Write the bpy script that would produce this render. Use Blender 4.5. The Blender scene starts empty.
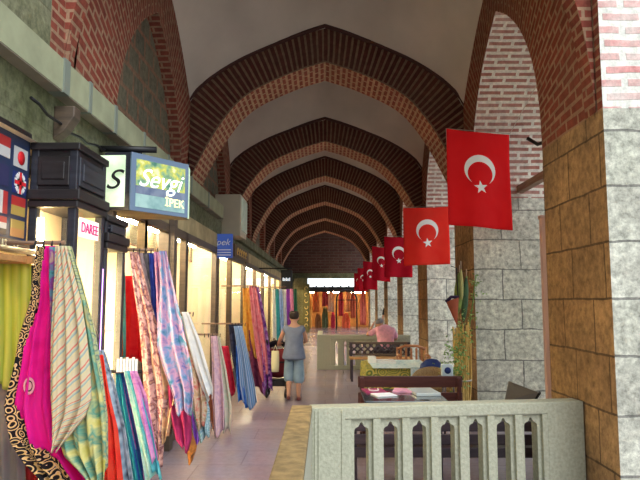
import bpy, bmesh, math, random
from mathutils import Vector, Matrix, noise
random.seed(7)
PI=math.pi
sc=bpy.context.scene
COL=sc.collection
H=1.75
PT=math.radians(5.71); YW=math.atan(5/600)
def ray(px,py):
    a=(px-320)/600; b=(240-py)/600
    f=math.cos(PT)-b*math.sin(PT); u=math.sin(PT)+b*math.cos(PT)
    return (a*math.cos(YW)-f*math.sin(YW), a*math.sin(YW)+f*math.cos(YW), u)
def at(px,py,D):
    x,y,z=ray(px,py); return Vector((x/y*D, D, H+z/y*D))
# ------------------------------------------------------------------ camera
cam=bpy.data.objects.new('camera',bpy.data.cameras.new('camera')); COL.objects.link(cam)
cam.data.lens=33.75; cam.data.sensor_width=36; cam.data.clip_start=.05
cam.location=(0,0,H); cam.rotation_euler=(PI/2+PT,0,YW); sc.camera=cam
sc.view_settings.view_transform='Standard'; sc.view_settings.look='None'
sc.view_settings.gamma=1; sc.view_settings.use_curve_mapping=False
sc.view_settings.exposure=0.0
# ------------------------------------------------------------------ materials
def newmat(name):
    m=bpy.data.materials.new(name); m.use_nodes=True
    nt=m.node_tree; b=nt.nodes['Principled BSDF']
    return m,nt,b
def N(nt,t,**k):
    n=nt.nodes.new(t)
    for a,v in k.items():
        if a in n.inputs.keys(): n.inputs[a].default_value=v
        else: setattr(n,a,v)
    return n
def c4(c): return (c[0],c[1],c[2],1)
def plain(name,col,rough=.6,metal=0,var=.0,scale=6,bump=0,spec=.4,coat=0,obj=False):
    m,nt,b=newmat(name); L=nt.links
    b.inputs['Base Color'].default_value=c4(col); b.inputs['Roughness'].default_value=rough
    b.inputs['Metallic'].default_value=metal; b.inputs['Specular IOR Level'].default_value=spec
    b.inputs['Coat Weight'].default_value=coat
    tc=N(nt,'ShaderNodeTexCoord')
    if var or bump:
        n=N(nt,'ShaderNodeTexNoise',Scale=scale,Detail=5.0); L.new(tc.outputs['Object'],n.inputs['Vector'])
        if var:
            r=N(nt,'ShaderNodeValToRGB'); L.new(n.outputs['Fac'],r.inputs['Fac'])
            r.color_ramp.elements[0].position=.3; r.color_ramp.elements[1].position=.7
            r.color_ramp.elements[0].color=c4([max(0,x*(1-var)) for x in col]); r.color_ramp.elements[1].color=c4([min(1,x*(1+var)) for x in col])
            L.new(r.outputs['Color'],b.inputs['Base Color'])
        if bump:
            bp=N(nt,'ShaderNodeBump',Strength=bump,Distance=.02); L.new(n.outputs['Fac'],bp.inputs['Height']); L.new(bp.outputs['Normal'],b.inputs['Normal'])
    return m
def emit(name,col,s):
    m,nt,b=newmat(name); b.inputs['Base Color'].default_value=c4(col)
    b.inputs['Emission Color'].default_value=c4(col); b.inputs['Emission Strength'].default_value=s
    return m
def wood(name,a,bc,rough=.45,scale=3,axis=(1,1,12)):
    m,nt,b=newmat(name); L=nt.links
    tc=N(nt,'ShaderNodeTexCoord'); mp=N(nt,'ShaderNodeMapping'); mp.inputs['Scale'].default_value=axis
    n=N(nt,'ShaderNodeTexNoise',Scale=scale,Detail=6.0,Distortion=.6); r=N(nt,'ShaderNodeValToRGB')
    L.new(tc.outputs['Object'],mp.inputs['Vector']); L.new(mp.outputs['Vector'],n.inputs['Vector']); L.new(n.outputs['Fac'],r.inputs['Fac'])
    r.color_ramp.elements[0].position=.3; r.color_ramp.elements[1].position=.7
    r.color_ramp.elements[0].color=c4(a); r.color_ramp.elements[1].color=c4(bc)
    L.new(r.outputs['Color'],b.inputs['Base Color']); b.inputs['Roughness'].default_value=rough
    return m
def masonry(name,c1,c2,mortar,bw,rh,ms,dirt=(.5,.5,.5),dirtamt=.3,off=.5,bump=.5,rough=.85,wob=.0,noisy=.3,stain=None):
    """courses laid along the first surface coordinate, stacked on the second, in metres"""
    m,nt,b=newmat(name); L=nt.links
    uv=N(nt,'ShaderNodeUVMap'); uv.uv_map='UVMap'
    src=uv.outputs['UV']
    tc=N(nt,'ShaderNodeTexCoord')
    if wob:
        n0=N(nt,'ShaderNodeTexNoise',Scale=3.0,Detail=3.0); L.new(src,n0.inputs['Vector'])
        s=N(nt,'ShaderNodeVectorMath',operation='SUBTRACT'); s.inputs[1].default_value=(.5,.5,.5); L.new(n0.outputs['Color'],s.inputs[0])
        s2=N(nt,'ShaderNodeVectorMath',operation='SCALE'); s2.inputs['Scale'].default_value=wob; L.new(s.outputs[0],s2.inputs[0])
        s3=N(nt,'ShaderNodeVectorMath',operation='ADD'); L.new(src,s3.inputs[0]); L.new(s2.outputs[0],s3.inputs[1]); src=s3.outputs[0]
    br=N(nt,'ShaderNodeTexBrick'); br.offset=off; br.inputs['Scale'].default_value=1
    br.inputs['Color1'].default_value=c4(c1); br.inputs['Color2'].default_value=c4(c2); br.inputs['Mortar'].default_value=c4(mortar)
    br.inputs['Brick Width'].default_value=bw; br.inputs['Row Height'].default_value=rh; br.inputs['Mortar Size'].default_value=ms
    br.inputs['Mortar Smooth'].default_value=.2; br.inputs['Bias'].default_value=0
    L.new(src,br.inputs['Vector'])
    n=N(nt,'ShaderNodeTexNoise',Scale=1.3,Detail=8.0,Roughness=.65); L.new(tc.outputs['Object'],n.inputs['Vector'])
    r=N(nt,'ShaderNodeValToRGB'); r.color_ramp.elements[0].position=.42; r.color_ramp.elements[1].position=.68
    r.color_ramp.elements[0].color=(0,0,0,1); r.color_ramp.elements[1].color=(dirtamt,dirtamt,dirtamt,1); L.new(n.outputs['Fac'],r.inputs['Fac'])
    mx=N(nt,'ShaderNodeMix',data_type='RGBA'); L.new(r.outputs['Color'],mx.inputs['Factor']); L.new(br.outputs['Color'],mx.inputs['A']); mx.inputs['B'].default_value=c4(dirt)
    n2=N(nt,'ShaderNodeTexNoise',Scale=14.0,Detail=8.0,Roughness=.7); L.new(tc.outputs['Object'],n2.inputs['Vector'])
    mr=N(nt,'ShaderNodeMapRange'); mr.inputs['From Min'].default_value=.3; mr.inputs['From Max'].default_value=.7; mr.inputs['To Min'].default_value=1-noisy; mr.inputs['To Max'].default_value=1+noisy
    L.new(n2.outputs['Fac'],mr.inputs['Value'])
    mu=N(nt,'ShaderNodeVectorMath',operation='SCALE'); L.new(mx.outputs['Result'],mu.inputs[0]); L.new(mr.outputs['Result'],mu.inputs['Scale'])
    out=mu.outputs[0]
    L.new(out,b.inputs['Base Color']); b.inputs['Roughness'].default_value=rough; b.inputs['Specular IOR Level'].default_value=.2
    ad=N(nt,'ShaderNodeMath',operation='MULTIPLY'); ad.inputs[1].default_value=-1.0; L.new(br.outputs['Fac'],ad.inputs[0])
    ad2=N(nt,'ShaderNodeMath',operation='MULTIPLY_ADD'); L.new(n2.outputs['Fac'],ad2.inputs[0]); ad2.inputs[1].default_value=.8; L.new(ad.outputs[0],ad2.inputs[2])
    bp=N(nt,'ShaderNodeBump',Strength=bump,Distance=.015); L.new(ad2.outputs[0],bp.inputs['Height']); L.new(bp.outputs['Normal'],b.inputs['Normal'])
    return m
def fabric(name,cols,kind='noise',scale=4,angle=0,rough=.75,trans=.25,pos=None,const=False):
    m,nt,b=newmat(name); L=nt.links
    uv=N(nt,'ShaderNodeUVMap'); uv.uv_map='UVMap'
    mp=N(nt,'ShaderNodeMapping'); mp.inputs['Rotation'].default_value=(0,0,angle); L.new(uv.outputs['UV'],mp.inputs['Vector'])
    r=N(nt,'ShaderNodeValToRGB'); cr=r.color_ramp
    while len(cr.elements)<len(cols): cr.elements.new(.5)
    for i,c in enumerate(cols):
        cr.elements[i].position=(pos[i] if pos else i/(len(cols)-1) if len(cols)>1 else 0); cr.elements[i].color=c4(c)
    if const: cr.interpolation='CONSTANT'
    if kind=='noise':
        t=N(nt,'ShaderNodeTexNoise',Scale=scale,Detail=3.0,Distortion=.5); o=t.outputs['Fac']
        g=N(nt,'ShaderNodeMapRange'); g.inputs['From Min'].default_value=.3; g.inputs['From Max'].default_value=.7; L.new(o,g.inputs['Value']); o=g.outputs['Result']
    elif kind=='stripe':
        t=N(nt,'ShaderNodeTexWave',Scale=scale,Distortion=.6,Detail=1.0); t.bands_direction='X'; t.wave_profile='SAW'; o=t.outputs['Fac']
        t.inputs['Detail Scale'].default_value=.6
    elif kind=='vor':
        t=N(nt,'ShaderNodeTexVoronoi',Scale=scale); o=t.outputs['Distance']
    elif kind=='ring':
        n=N(nt,'ShaderNodeTexNoise',Scale=scale*.7,Detail=1.0); L.new(mp.outputs['Vector'],n.inputs['Vector'])
        t=N(nt,'ShaderNodeTexVoronoi',Scale=scale); v=N(nt,'ShaderNodeMath',operation='MULTIPLY'); v.inputs[1].default_value=3.5
        L.new(t.outputs['Distance'],v.inputs[0]); f=N(nt,'ShaderNodeMath',operation='ADD'); L.new(v.outputs[0],f.inputs[0]); L.new(n.outputs['Fac'],f.inputs[1])
        g=N(nt,'ShaderNodeMath',operation='FRACT'); L.new(f.outputs[0],g.inputs[0]); o=g.outputs[0]
    elif kind=='check':
        t=N(nt,'ShaderNodeTexChecker',Scale=scale); o=t.outputs['Fac']
    L.new(mp.outputs['Vector'],t.inputs['Vector']); L.new(o,r.inputs['Fac'])
    L.new(r.outputs['Color'],b.inputs['Base Color']); b.inputs['Roughness'].default_value=rough; b.inputs['Specular IOR Level'].default_value=.2
    if trans:
        tr=N(nt,'ShaderNodeBsdfTranslucent'); L.new(r.outputs['Color'],tr.inputs['Color'])
        ms=N(nt,'ShaderNodeMixShader',Fac=trans); L.new(b.outputs[0],ms.inputs[1]); L.new(tr.outputs[0],ms.inputs[2])
        L.new(ms.outputs[0],nt.nodes['Material Output'].inputs['Surface'])
    return m
def glassmat(name,tint=(.95,.97,.95),refl=.08):
    m,nt,b=newmat(name); L=nt.links
    tr=N(nt,'ShaderNodeBsdfTransparent'); tr.inputs['Color'].default_value=c4(tint)
    gl=N(nt,'ShaderNodeBsdfGlossy'); gl.inputs['Roughness'].default_value=.03
    lw=N(nt,'ShaderNodeLayerWeight'); lw.inputs['Blend'].default_value=.5; pw=N(nt,'ShaderNodeMath',operation='POWER'); pw.inputs[1].default_value=4.0; L.new(lw.outputs['Facing'],pw.inputs[0])
    fr=N(nt,'ShaderNodeMath',operation='MULTIPLY_ADD'); fr.inputs[1].default_value=.55; fr.inputs[2].default_value=.04; L.new(pw.outputs[0],fr.inputs[0]); ms=N(nt,'ShaderNodeMixShader')
    L.new(fr.outputs[0],ms.inputs[0]); L.new(tr.outputs[0],ms.inputs[1]); L.new(gl.outputs[0],ms.inputs[2])
    L.new(ms.outputs[0],nt.nodes['Material Output'].inputs['Surface'])
    return m
M={}
BR=(.26,.06,.038); BR2=(.19,.042,.028); MO=(.33,.20,.125)
M['brick']=masonry('arch_brick',BR,BR2,MO,.25,.088,.016,dirt=(.16,.10,.07),dirtamt=.35,wob=.015)
M['brickd']=masonry('arch_brick_dark',(.10,.028,.02),(.07,.02,.015),(.20,.125,.08),.40,.094,.019,dirt=(.14,.09,.06),dirtamt=.3,off=.0,wob=.01)
M['bricki']=masonry('soffit_brick',(.32,.09,.055),(.25,.065,.04),(.52,.35,.21),.24,.094,.022,dirt=(.2,.12,.08),dirtamt=.3,wob=.012)
M['brickl']=masonry('pale_brick',(.36,.14,.11),(.42,.2,.16),(.74,.70,.62),.34,.092,.024,dirt=(.6,.56,.5),dirtamt=.5,wob=.02)
M['brickp']=masonry('pink_brick_plaster',(.68,.26,.25),(.62,.36,.34),(.78,.77,.7),.34,.11,.03,dirt=(.8,.8,.74),dirtamt=.9,wob=.03)
M['stonel']=masonry('pale_limestone',(.52,.53,.44),(.64,.64,.55),(.20,.20,.18),.72,.44,.010,dirt=(.30,.29,.25),dirtamt=.8,wob=.05,noisy=.6,bump=1.0,off=.37)
M['stoneshade']=masonry('limestone_warm_shade',(.33,.20,.095),(.42,.26,.125),(.12,.075,.04),.62,.44,.010,dirt=(.13,.085,.05),dirtamt=.75,wob=.03,noisy=.5,bump=.8,off=.37)  # same pier stone, with shade and warm shop light put into the colour
M['fill']=masonry('blind_arch_stone',(.12,.12,.09),(.16,.145,.10),(.27,.14,.09),.40,.30,.032,dirt=(.2,.18,.12),dirtamt=.6,wob=.03,noisy=.4)
M['mossy']=masonry('weathered_wall',(.16,.17,.11),(.21,.21,.13),(.14,.13,.08),.9,.5,.006,dirt=(.10,.11,.05),dirtamt=.9,wob=.05,noisy=.5)
M['stairplaster']=plain('vault_plaster',(.60,.54,.47),.9,var=.12,scale=1.2,bump=.1)
M['line']=plain('dark_red_line',(.07,.025,.02),.8)
M['concrete']=plain('pale_green_concrete',(.32,.34,.215),.8,var=.15,scale=5,bump=.15)
M['soffitshade']=plain('shaded_soffit',(.30,.26,.20),.85,var=.2,scale=4)  # beam underside colour, darkened to carry the shade below it
M['strap']=plain('grey_strap',(.2,.23,.19),.6)
M['rail']=plain('balustrade_stone',(.41,.415,.315),.85,var=.15,scale=40,bump=.35)
M['floorm']=masonry('floor_slabs',(.27,.21,.245),(.32,.255,.30),(.21,.16,.19),.9,.6,.008,dirt=(.24,.23,.32),dirtamt=.6,wob=.0,noisy=.12,bump=.06,rough=.24)
M['floorm'].node_tree.nodes['Principled BSDF'].inputs['Specular IOR Level'].default_value=.5
M['ground']=plain('courtyard_ground',(.42,.41,.38),.9,var=.1,scale=2)
M['darkwood']=wood('black_brown_wood',(.010,.008,.009),(.022,.018,.019),.35)
M['navy']=wood('blue_black_wood',(.013,.014,.021),(.03,.032,.046),.35)
M['shopwood']=wood('shop_post_wood',(.07,.05,.035),(.13,.09,.06),.5)
M['benchred']=wood('dark_red_wood',(.06,.015,.012),(.1,.028,.022),.35,axis=(1,12,12))
M['benchblk']=wood('dark_bench_wood',(.03,.02,.03),(.055,.035,.05),.4,axis=(1,12,12))
M['oak']=wood('honey_wood',(.42,.21,.07),(.55,.3,.11),.45,axis=(1,12,12))
M['redwood']=wood('reddish_wood',(.32,.12,.045),(.42,.18,.07),.45)
M['oldwood']=wood('old_timber',(.22,.13,.08),(.34,.22,.15),.8)
M['straw']=wood('straw',(.45,.27,.06),(.72,.5,.16),.8,scale=12,axis=(6,6,1))
M['cream']=plain('shop_cream_wall',(.82,.72,.50),.7,var=.1,scale=2)
M['plasterw']=plain('shop_yellow_plaster',(.42,.34,.18),.8,var=.3,scale=4)
M['glass']=glassmat('window_glass')
M['lampw']=emit('warm_lamp',(1,.74,.38),140)
M['lampc']=emit('white_lamp',(1,.86,.60),140)
M['lampe']=emit('far_shop_lamp',(1,.74,.40),60)
M['neon']=emit('purple_tube',(.66,.35,1.0),2.6)
M['black']=plain('black_paint',(.012,.012,.014),.4)
M['iron']=plain('iron',(.03,.028,.026),.5,metal=.6)
M['steel']=plain('steel',(.5,.5,.52),.3,metal=1)
M['white']=plain('white_paint',(.85,.85,.83),.6)
M['paper']=plain('paper',(.85,.85,.9),.8)
M['rope']=plain('string',(.5,.45,.38),.9)
M['pinkpost']=plain('pale_pink_paint',(.62,.38,.32),.6,var=.05,scale=3)
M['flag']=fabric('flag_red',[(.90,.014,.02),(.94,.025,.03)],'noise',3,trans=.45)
M['flagbacklit']=fabric('flag_backlit_red',[(.95,.05,.035),(.98,.08,.05)],'noise',3,trans=.5)  # second flag, sunlight from behind painted in as a brighter orange red
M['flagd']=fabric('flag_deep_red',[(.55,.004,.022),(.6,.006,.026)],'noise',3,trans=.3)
M['flagw']=plain('flag_white',(.9,.88,.85),.8)
M['skin']=plain('skin',(.55,.29,.19),.55)
M['hairb']=plain('dark_brown_hair',(.035,.02,.014),.7,bump=.5,scale=60)
M['hairg']=plain('grey_hair',(.30,.32,.34),.7,bump=.5,scale=60)
M['shirt']=plain('grey_blue_cotton',(.17,.20,.28),.85,var=.12,scale=10)
M['pants']=plain('light_blue_cotton',(.24,.34,.42),.85,var=.12,scale=8)
M['pink']=plain('pink_cotton',(.85,.42,.55),.8,var=.15,scale=14)
M['shoe']=plain('dark_red_leather',(.16,.035,.03),.5)
M['rubber']=plain('black_rubber',(.015,.015,.017),.6)
M['bagy']=plain('pale_yellow_bag',(.80,.72,.42),.7,var=.05)
M['leaf']=plain('leaf_green',(.10,.22,.05),.5,var=.4,scale=20)
M['leafp']=plain('pale_leaf',(.25,.42,.28),.6,var=.3,scale=20)
# ------------------------------------------------------------------ mesh helpers
class MB:
    def __init__(s): s.bm=bmesh.new(); s.uv=s.bm.loops.layers.uv.new('UVMap')
    def face(s,pts,uvs=None,mi=0,smooth=False):
        vs=[s.bm.verts.new(p) for p in pts]
        try: f=s.bm.faces.new(vs)
        except Exception: return
        f.material_index=mi; f.smooth=smooth
        if uvs:
            for l,u in zip(f.loops,uvs): l[s.uv].uv=u
        else:
            f.normal_update(); n=f.normal
            ax=max(range(3),key=lambda i:abs(n[i]))
            for l in f.loops:
                c=l.vert.co
                l[s.uv].uv=(c.y,c.z) if ax==0 else ((c.x,c.z) if ax==1 else (c.x,c.y))
        return f
    def box(s,x0,x1,y0,y1,z0,z1,mi=0,mat=None,skip=()):
        P=[Vector(p) for p in((x0,y0,z0),(x1,y0,z0),(x1,y1,z0),(x0,y1,z0),(x0,y0,z1),(x1,y0,z1),(x1,y1,z1),(x0,y1,z1))]
        if mat: P=[mat@p for p in P]
        for nm,q in(('b',(3,2,1,0)),('t',(4,5,6,7)),('f',(0,1,5,4)),('k',(2,3,7,6)),('l',(3,0,4,7)),('r',(1,2,6,5))):
            if nm in skip: continue
            s.face([P[i] for i in q],mi=mi)
        return s
    def grid(s,rows,uvf=None,mi=0,smooth=True,closed=False):
        R=len(rows); C=len(rows[0])
        V=[[s.bm.verts.new(p) for p in r] for r in rows]
        for i in range(R-1):
            for j in range(C if closed else C-1):
                j2=(j+1)%C
                try: f=s.bm.faces.new((V[i][j],V[i][j2],V[i+1][j2],V[i+1][j]))
                except Exception: continue
                f.smooth=smooth; f.material_index=mi
                if uvf:
                    for l,(a,b) in zip(f.loops,((i,j),(i,j+1),(i+1,j+1),(i+1,j))): l[s.uv].uv=uvf(a,b)
                else:
                    for l in f.loops: c=l.vert.co; l[s.uv].uv=(c.x+c.y,c.z)
        return s
    def tube(s,pts,r,n=8,mi=0,closed=False):
        pts=[Vector(p) for p in pts]; rr=r if isinstance(r,(list,tuple)) else [r]*len(pts)
        rows=[]; up=None
        for i,p in enumerate(pts):
            if closed: t=(pts[(i+1)%len(pts)]-pts[i-1])
            else: t=pts[min(i+1,len(pts)-1)]-pts[max(i-1,0)]
            t.normalize()
            if up is None: up=Vector((0,0,1)) if abs(t.z)<.9 else Vector((1,0,0))
            a=t.cross(up); a.normalize(); b=a.cross(t); b.normalize(); up=b
            rows.append([p+(a*math.cos(2*PI*k/n)+b*math.sin(2*PI*k/n))*rr[i] for k in range(n)])
        if closed: rows.append(rows[0])
        s.grid(rows,closed=True,mi=mi)
        if not closed:
            s.face(list(reversed(rows[0])),mi=mi); s.face(rows[-1],mi=mi)
        return s
    def lathe(s,c,prof,n=16,mi=0,sx=1,sy=1,mat=None):
        rows=[]
        for r,z in prof:
            row=[Vector((c[0]+r*sx*math.cos(2*PI*k/n),c[1]+r*sy*math.sin(2*PI*k/n),c[2]+z)) for k in range(n)]
            if mat: row=[mat@v for v in row]
            rows.append(row)
        s.grid(rows,closed=True,mi=mi)
        return s
    def prism(s,poly,f0,f1,mi=0):
        """poly list of 2d pts, f0/f1 map a 2d pt to the two 3d sides"""
        a=[f0(p) for p in poly]; b=[f1(p) for p in poly]
        s.face(a,mi=mi); s.face(list(reversed(b)),mi=mi)
        for i in range(len(poly)):
            j=(i+1)%len(poly); s.face([a[j],a[i],b[i],b[j]],mi=mi)
        return s
    def build(s,name,mats,parent=None,weld=True,bevel=0,solid=0,fixn=True):
        if weld: bmesh.ops.remove_doubles(s.bm,verts=s.bm.verts,dist=1e-5)
        if fixn: bmesh.ops.recalc_face_normals(s.bm,faces=s.bm.faces)
        me=bpy.data.meshes.new(name); s.bm.to_mesh(me); s.bm.free()
        for m in (mats if isinstance(mats,(list,tuple)) else [mats]): me.materials.append(m)
        o=bpy.data.objects.new(name,me); COL.objects.link(o)
        if parent: 
            o.parent=parent; o.matrix_parent_inverse=Matrix.Translation(-parent.location) if not any(parent.rotation_euler) else Matrix.Identity(4)
        if bevel:
            b=o.modifiers.new('bevel','BEVEL'); b.width=bevel; b.segments=2; b.limit_method='ANGLE'
        if solid:
            b=o.modifiers.new('solid','SOLIDIFY'); b.thickness=solid; b.offset=0
        return o
def tag(o,label=None,cat=None,group=None,kind=None):
    if label: o['label']=label
    if cat: o['category']=cat
    if group: o['group']=group
    if kind: o['kind']=kind
    return o
def thing(name,label,cat,loc,group=None):
    o=bpy.data.objects.new(name,None); COL.objects.link(o); o.location=loc; o.empty_display_size=.1
    return tag(o,label,cat,group)
def struct(mb,name,mats,label=None,**k):
    o=mb.build(name,mats,**k); o['kind']='structure'
    if label: o['label']=label
    return o
def copy_tree(o,parent=None):
    c=o.copy(); COL.objects.link(c)
    if parent: c.parent=parent
    for ch in [x for x in bpy.data.objects if x.parent==o]: copy_tree(ch,c)
    return c
def smoothcurve(pts,n=6):
    out=[]
    for i in range(len(pts)-1):
        p0=pts[max(i-1,0)];p1=pts[i];p2=pts[i+1];p3=pts[min(i+2,len(pts)-1)]
        if i==0: p0=(2*p1[0]-p2[0],2*p1[1]-p2[1])
        if i==len(pts)-2: p3=(2*p2[0]-p1[0],2*p2[1]-p1[1])
        for k in range(n):
            t=k/n
            out.append(tuple(.5*((2*p1[a])+(-p0[a]+p2[a])*t+(2*p0[a]-5*p1[a]+4*p2[a]-p3[a])*t*t+(-p0[a]+3*p1[a]-3*p2[a]+p3[a])*t**3) for a in(0,1)))
    out.append(tuple(pts[-1])); return out
def resample(c,n):
    L=[0]
    for a,b in zip(c,c[1:]): L.append(L[-1]+math.dist(a,b))
    out=[];j=0
    for i in range(n+1):
        t=L[-1]*i/n
        while j<len(L)-2 and L[j+1]<t: j+=1
        f=(t-L[j])/max(1e-9,L[j+1]-L[j]); out.append(tuple(c[j][a]+(c[j+1][a]-c[j][a])*f for a in(0,1)))
    return out,L[-1]
def fullarch(half,n=24,scale=1.0,zb=3.26):
    """half profile (w,z) from springing to crown -> full list of (s,z) with s running -w..w, matching arclengths"""
    h=[(w,zb+(z-zb)*scale) for w,z in half]
    r,L=resample(smoothcurve(h),n)
    left=[(-w,z) for w,z in r]; right=[(w,z) for w,z in reversed(r)][1:]
    return left+right,2*L
# ------------------------------------------------------------------ the setting
XR=2.2; XL=-2.15; ZS=3.26
WR=3.55      # outer face of the open side
fl=MB(); fl.face([(-4.2,-1,0),(4.2,-1,0),(4.2,40,0),(-4.2,40,0)]); struct(fl,'floor',M['floorm'],'pinkish grey stone slab floor of the arcade')
gr=MB(); gr.face([(-60,-60,-.02),(80,-60,-.02),(80,90,-.02),(-60,90,-.02)]); struct(gr,'ground',M['ground'])
PIERS=[(4.64,5.97)]+[(8.86+4.1*k,10.15+4.1*k) for k in range(6)]
for i,(a,b) in enumerate(PIERS):
    mb=MB()
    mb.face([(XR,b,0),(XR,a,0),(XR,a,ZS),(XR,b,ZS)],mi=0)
    mb.face([(XR,a,0),(WR,a,0),(WR,a,ZS),(XR,a,ZS)],mi=1)
    mb.face([(WR,a,0),(WR,b,0),(WR,b,ZS),(WR,a,ZS)],mi=1)
    mb.face([(WR,b,0),(XR,b,0),(XR,b,ZS),(WR,b,ZS)],mi=1)
    # masonry above springing
    mb.face([(XR,a,ZS),(WR,a,ZS),(WR,a,6.4),(XR,a,6.4)],mi=3 if i==0 else 2)
    mb.face([(WR,a,ZS),(WR,b,ZS),(WR,b,6.4),(WR,a,6.4)],mi=2)
    mb.face([(XR+.12,b,ZS),(XR+.12,a,ZS),(XR+.12,a,6.4),(XR+.12,b,6.4)],mi=4)
    if i==0: mb.face([(XR,4.93,ZS),(XR,a,ZS),(XR,a,7),(XR,4.93,7)],mi=4)
    struct(mb,'stone_pier',[M['stoneshade'],M['stonel'],M['brickl'],M['brickp'],M['brick']],None,fixn=False)
# facade to the right of the first pier
mb=MB(); mb.face([(WR,4.64,0),(6.5,4.64,0),(6.5,4.64,3.30),(WR,4.64,3.30)],mi=0); mb.face([(WR,4.64,3.30),(6.5,4.64,3.30),(6.5,4.64,7),(WR,4.64,7)],mi=1)
mb.face([(6.5,4.64,0),(6.5,5.1,0),(6.5,5.1,7),(6.5,4.64,7)],mi=0)
struct(mb,'wall_front',[M['stonel'],M['brickp']],fixn=False)
# lateral arches
LIN=[(1.455,3.26),(1.41,3.75),(1.26,4.25),(.92,4.76),(.46,5.17),(0,5.45)]
LOUT=[(2.50,3.26),(2.38,4.1),(2.05,4.85),(1.45,5.60),(.75,6.15),(0,6.5)]
def lateral(x,yc,hw,side,xout=None,blind=False):
    k=hw/1.455
    ci,Li=fullarch([(w*k,z) for w,z in LIN]); co,Lo=fullarch([(w*k if w<0 else w*(k if k<1 else 1),z) for w,z in LOUT])
    mb=MB(); n=len(ci); La=Li*1.15
    steps=[0,.42,.45,1]
    for i in range(n-1):
        for a,b in((0,1),):
            def P(j,t): return (x, yc+ci[j][0]*(1-t)+co[j][0]*t, ci[j][1]*(1-t)+co[j][1]*t)
            u0,u1=i/(n-1)*La,(i+1)/(n-1)*La
            mb.face([P(i,a),P(i+1,a),P(i+1,b),P(i,b)],[(a*1.04,u0),(a*1.04,u1),(b*1.04,u1),(b*1.04,u0)],mi=0)
    if xout is not None:
        for i in range(n-1):
            a,b=ci[i],ci[i+1]; u0,u1=i/(n-1)*Li,(i+1)/(n-1)*Li
            w=abs(xout-x)
            mb.face([(x,yc+a[0],a[1]),(xout,yc+a[0],a[1]),(xout,yc+b[0],b[1]),(x,yc+b[0],b[1])],[(0,u0),(w,u0),(w,u1),(0,u1)],mi=1)
            mb.face([(xout,yc+a[0],a[1]),(xout,yc+a[0],6.6),(xout,yc+b[0],6.6),(xout,yc+b[0],b[1])],mi=1)
    if blind:
        xf=x+.16*side
        for i in range(n-1):
            a,b=ci[i],ci[i+1]; u0,u1=i/(n-1)*Li,(i+1)/(n-1)*Li
            mb.face([(x,yc+a[0],a[1]),(xf,yc+a[0],a[1]),(xf,yc+b[0],b[1]),(x,yc+b[0],b[1])],[(0,u0),(.16,u0),(.16,u1),(0,u1)],mi=0)
            mb.face([(xf,yc+a[0],2.4),(xf,yc+b[0],2.4),(xf,yc+b[0],b[1]),(xf,yc+a[0],a[1])],mi=2)
    return struct(mb,'side_arch',[M['brick'],M['brickl'],M['fill']],fixn=False)
OPEN=[(5.97,8.86)]+[(10.15+4.1*k,12.96+4.1*k) for k in range(5)]
for a,b in OPEN:
    lateral(XR,(a+b)/2,(b-a)/2,1,xout=WR)
    lateral(XL,(a+b)/2,(b-a)/2,-1,blind=True)
# left wall: masonry below the springing, piers between blind arches
mb=MB()
mb.face([(XL-.16,2.0,2.7),(XL-.16,34,2.7),(XL-.16,34,3.4),(XL-.16,2.0,3.4)],mi=0)
ed=[4.78]+[v for p in OPEN for v in p]+[34]
for i in range(0,len(ed),2): mb.face([(XL,ed[i],2.7),(XL,ed[i+1],2.7),(XL,ed[i+1],3.3),(XL,ed[i],3.3)],mi=0)
mb.face([(XL,-14,2.7),(XL,4.50,2.7),(XL,4.50,8),(XL,-14,8)],mi=1); mb.face([(XL,-14,0),(XL,1.9,0),(XL,1.9,2.7),(XL,-14,2.7)],mi=1)  # stretch behind the camera is unseen, added to block light from the left
mb.face([(XL,4.50,2.4),(XL,4.95,2.4),(XL,4.95,7),(XL,4.50,7)],mi=2)
mb.face([(XL-.12,4.7,3.2),(XL-.12,5.97,3.2),(XL-.12,5.97,7.2),(XL-.12,4.7,7.2)],mi=2)
struct(mb,'wall_left',[M['mossy'],M['mossy'],M['brick']],fixn=False)
# transverse arches
TIN=[(2.16,3.26),(2.12,3.6),(2.02,3.88),(1.67,4.52),(1.244,5.01),(.558,5.36),(0,5.55)]
TOUT=[(2.36,3.26),(2.34,4.3),(2.12,4.98),(1.44,5.52),(.48,5.95),(0,6.12)]
ARCH=[]
ia=[3.80,3.60,3.66,3.57,3.52,3.45]; oa=[4.37,4.11,4.20,4.12,4.06,4.0]
AD=[(9.3+4.1*k,10.13+4.1*k) for k in range(6)]
def transverse(d0,d1,zi,zo,far=False):
    si=(zi+H-ZS)/(5.55-ZS); so=(zo+H-ZS)/(6.12-ZS)
    ci,Li=fullarch(TIN,30,si); co,Lo=fullarch(TOUT,30,so)
    n=len(ci); mb=MB(); La=(Li+Lo)/2
    for i in range(n-1):
        a,b,c,d=ci[i],ci[i+1],co[i+1],co[i]; u0,u1=i/(n-1)*La,(i+1)/(n-1)*La
        for y in(d0,d1): mb.face([(a[0],y,a[1]),(b[0],y,b[1]),(c[0],y,c[1]),(d[0],y,d[1])],[(0.0,u0),(0.0,u1),(.38,u1),(.38,u0)],mi=0)
        mb.face([(a[0],d0,a[1]),(a[0],d1,a[1]),(b[0],d1,b[1]),(b[0],d0,b[1])],[(0,i/(n-1)*Li),(d1-d0,i/(n-1)*Li),(d1-d0,(i+1)/(n-1)*Li),(0,(i+1)/(n-1)*Li)],mi=1)
        mb.face([(d[0],d0,d[1]),(d[0],d1,d[1]),(c[0],d1,c[1]),(c[0],d0,c[1])],mi=0)
    o=struct(mb,'brick_arch',[M['brickd'],M['bricki']],fixn=False)
    t=MB()
    pts=[(p[0],d0-.012,p[1]+.03) for p in co if p[1]>4.2]
    t.tube(pts,.034,6); t.build('edge_line',M['line'],o)
    return co
OUT=[transverse(a,b,zi,zo) for (a,b),zi,zo in zip(AD,ia,oa)]
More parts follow.
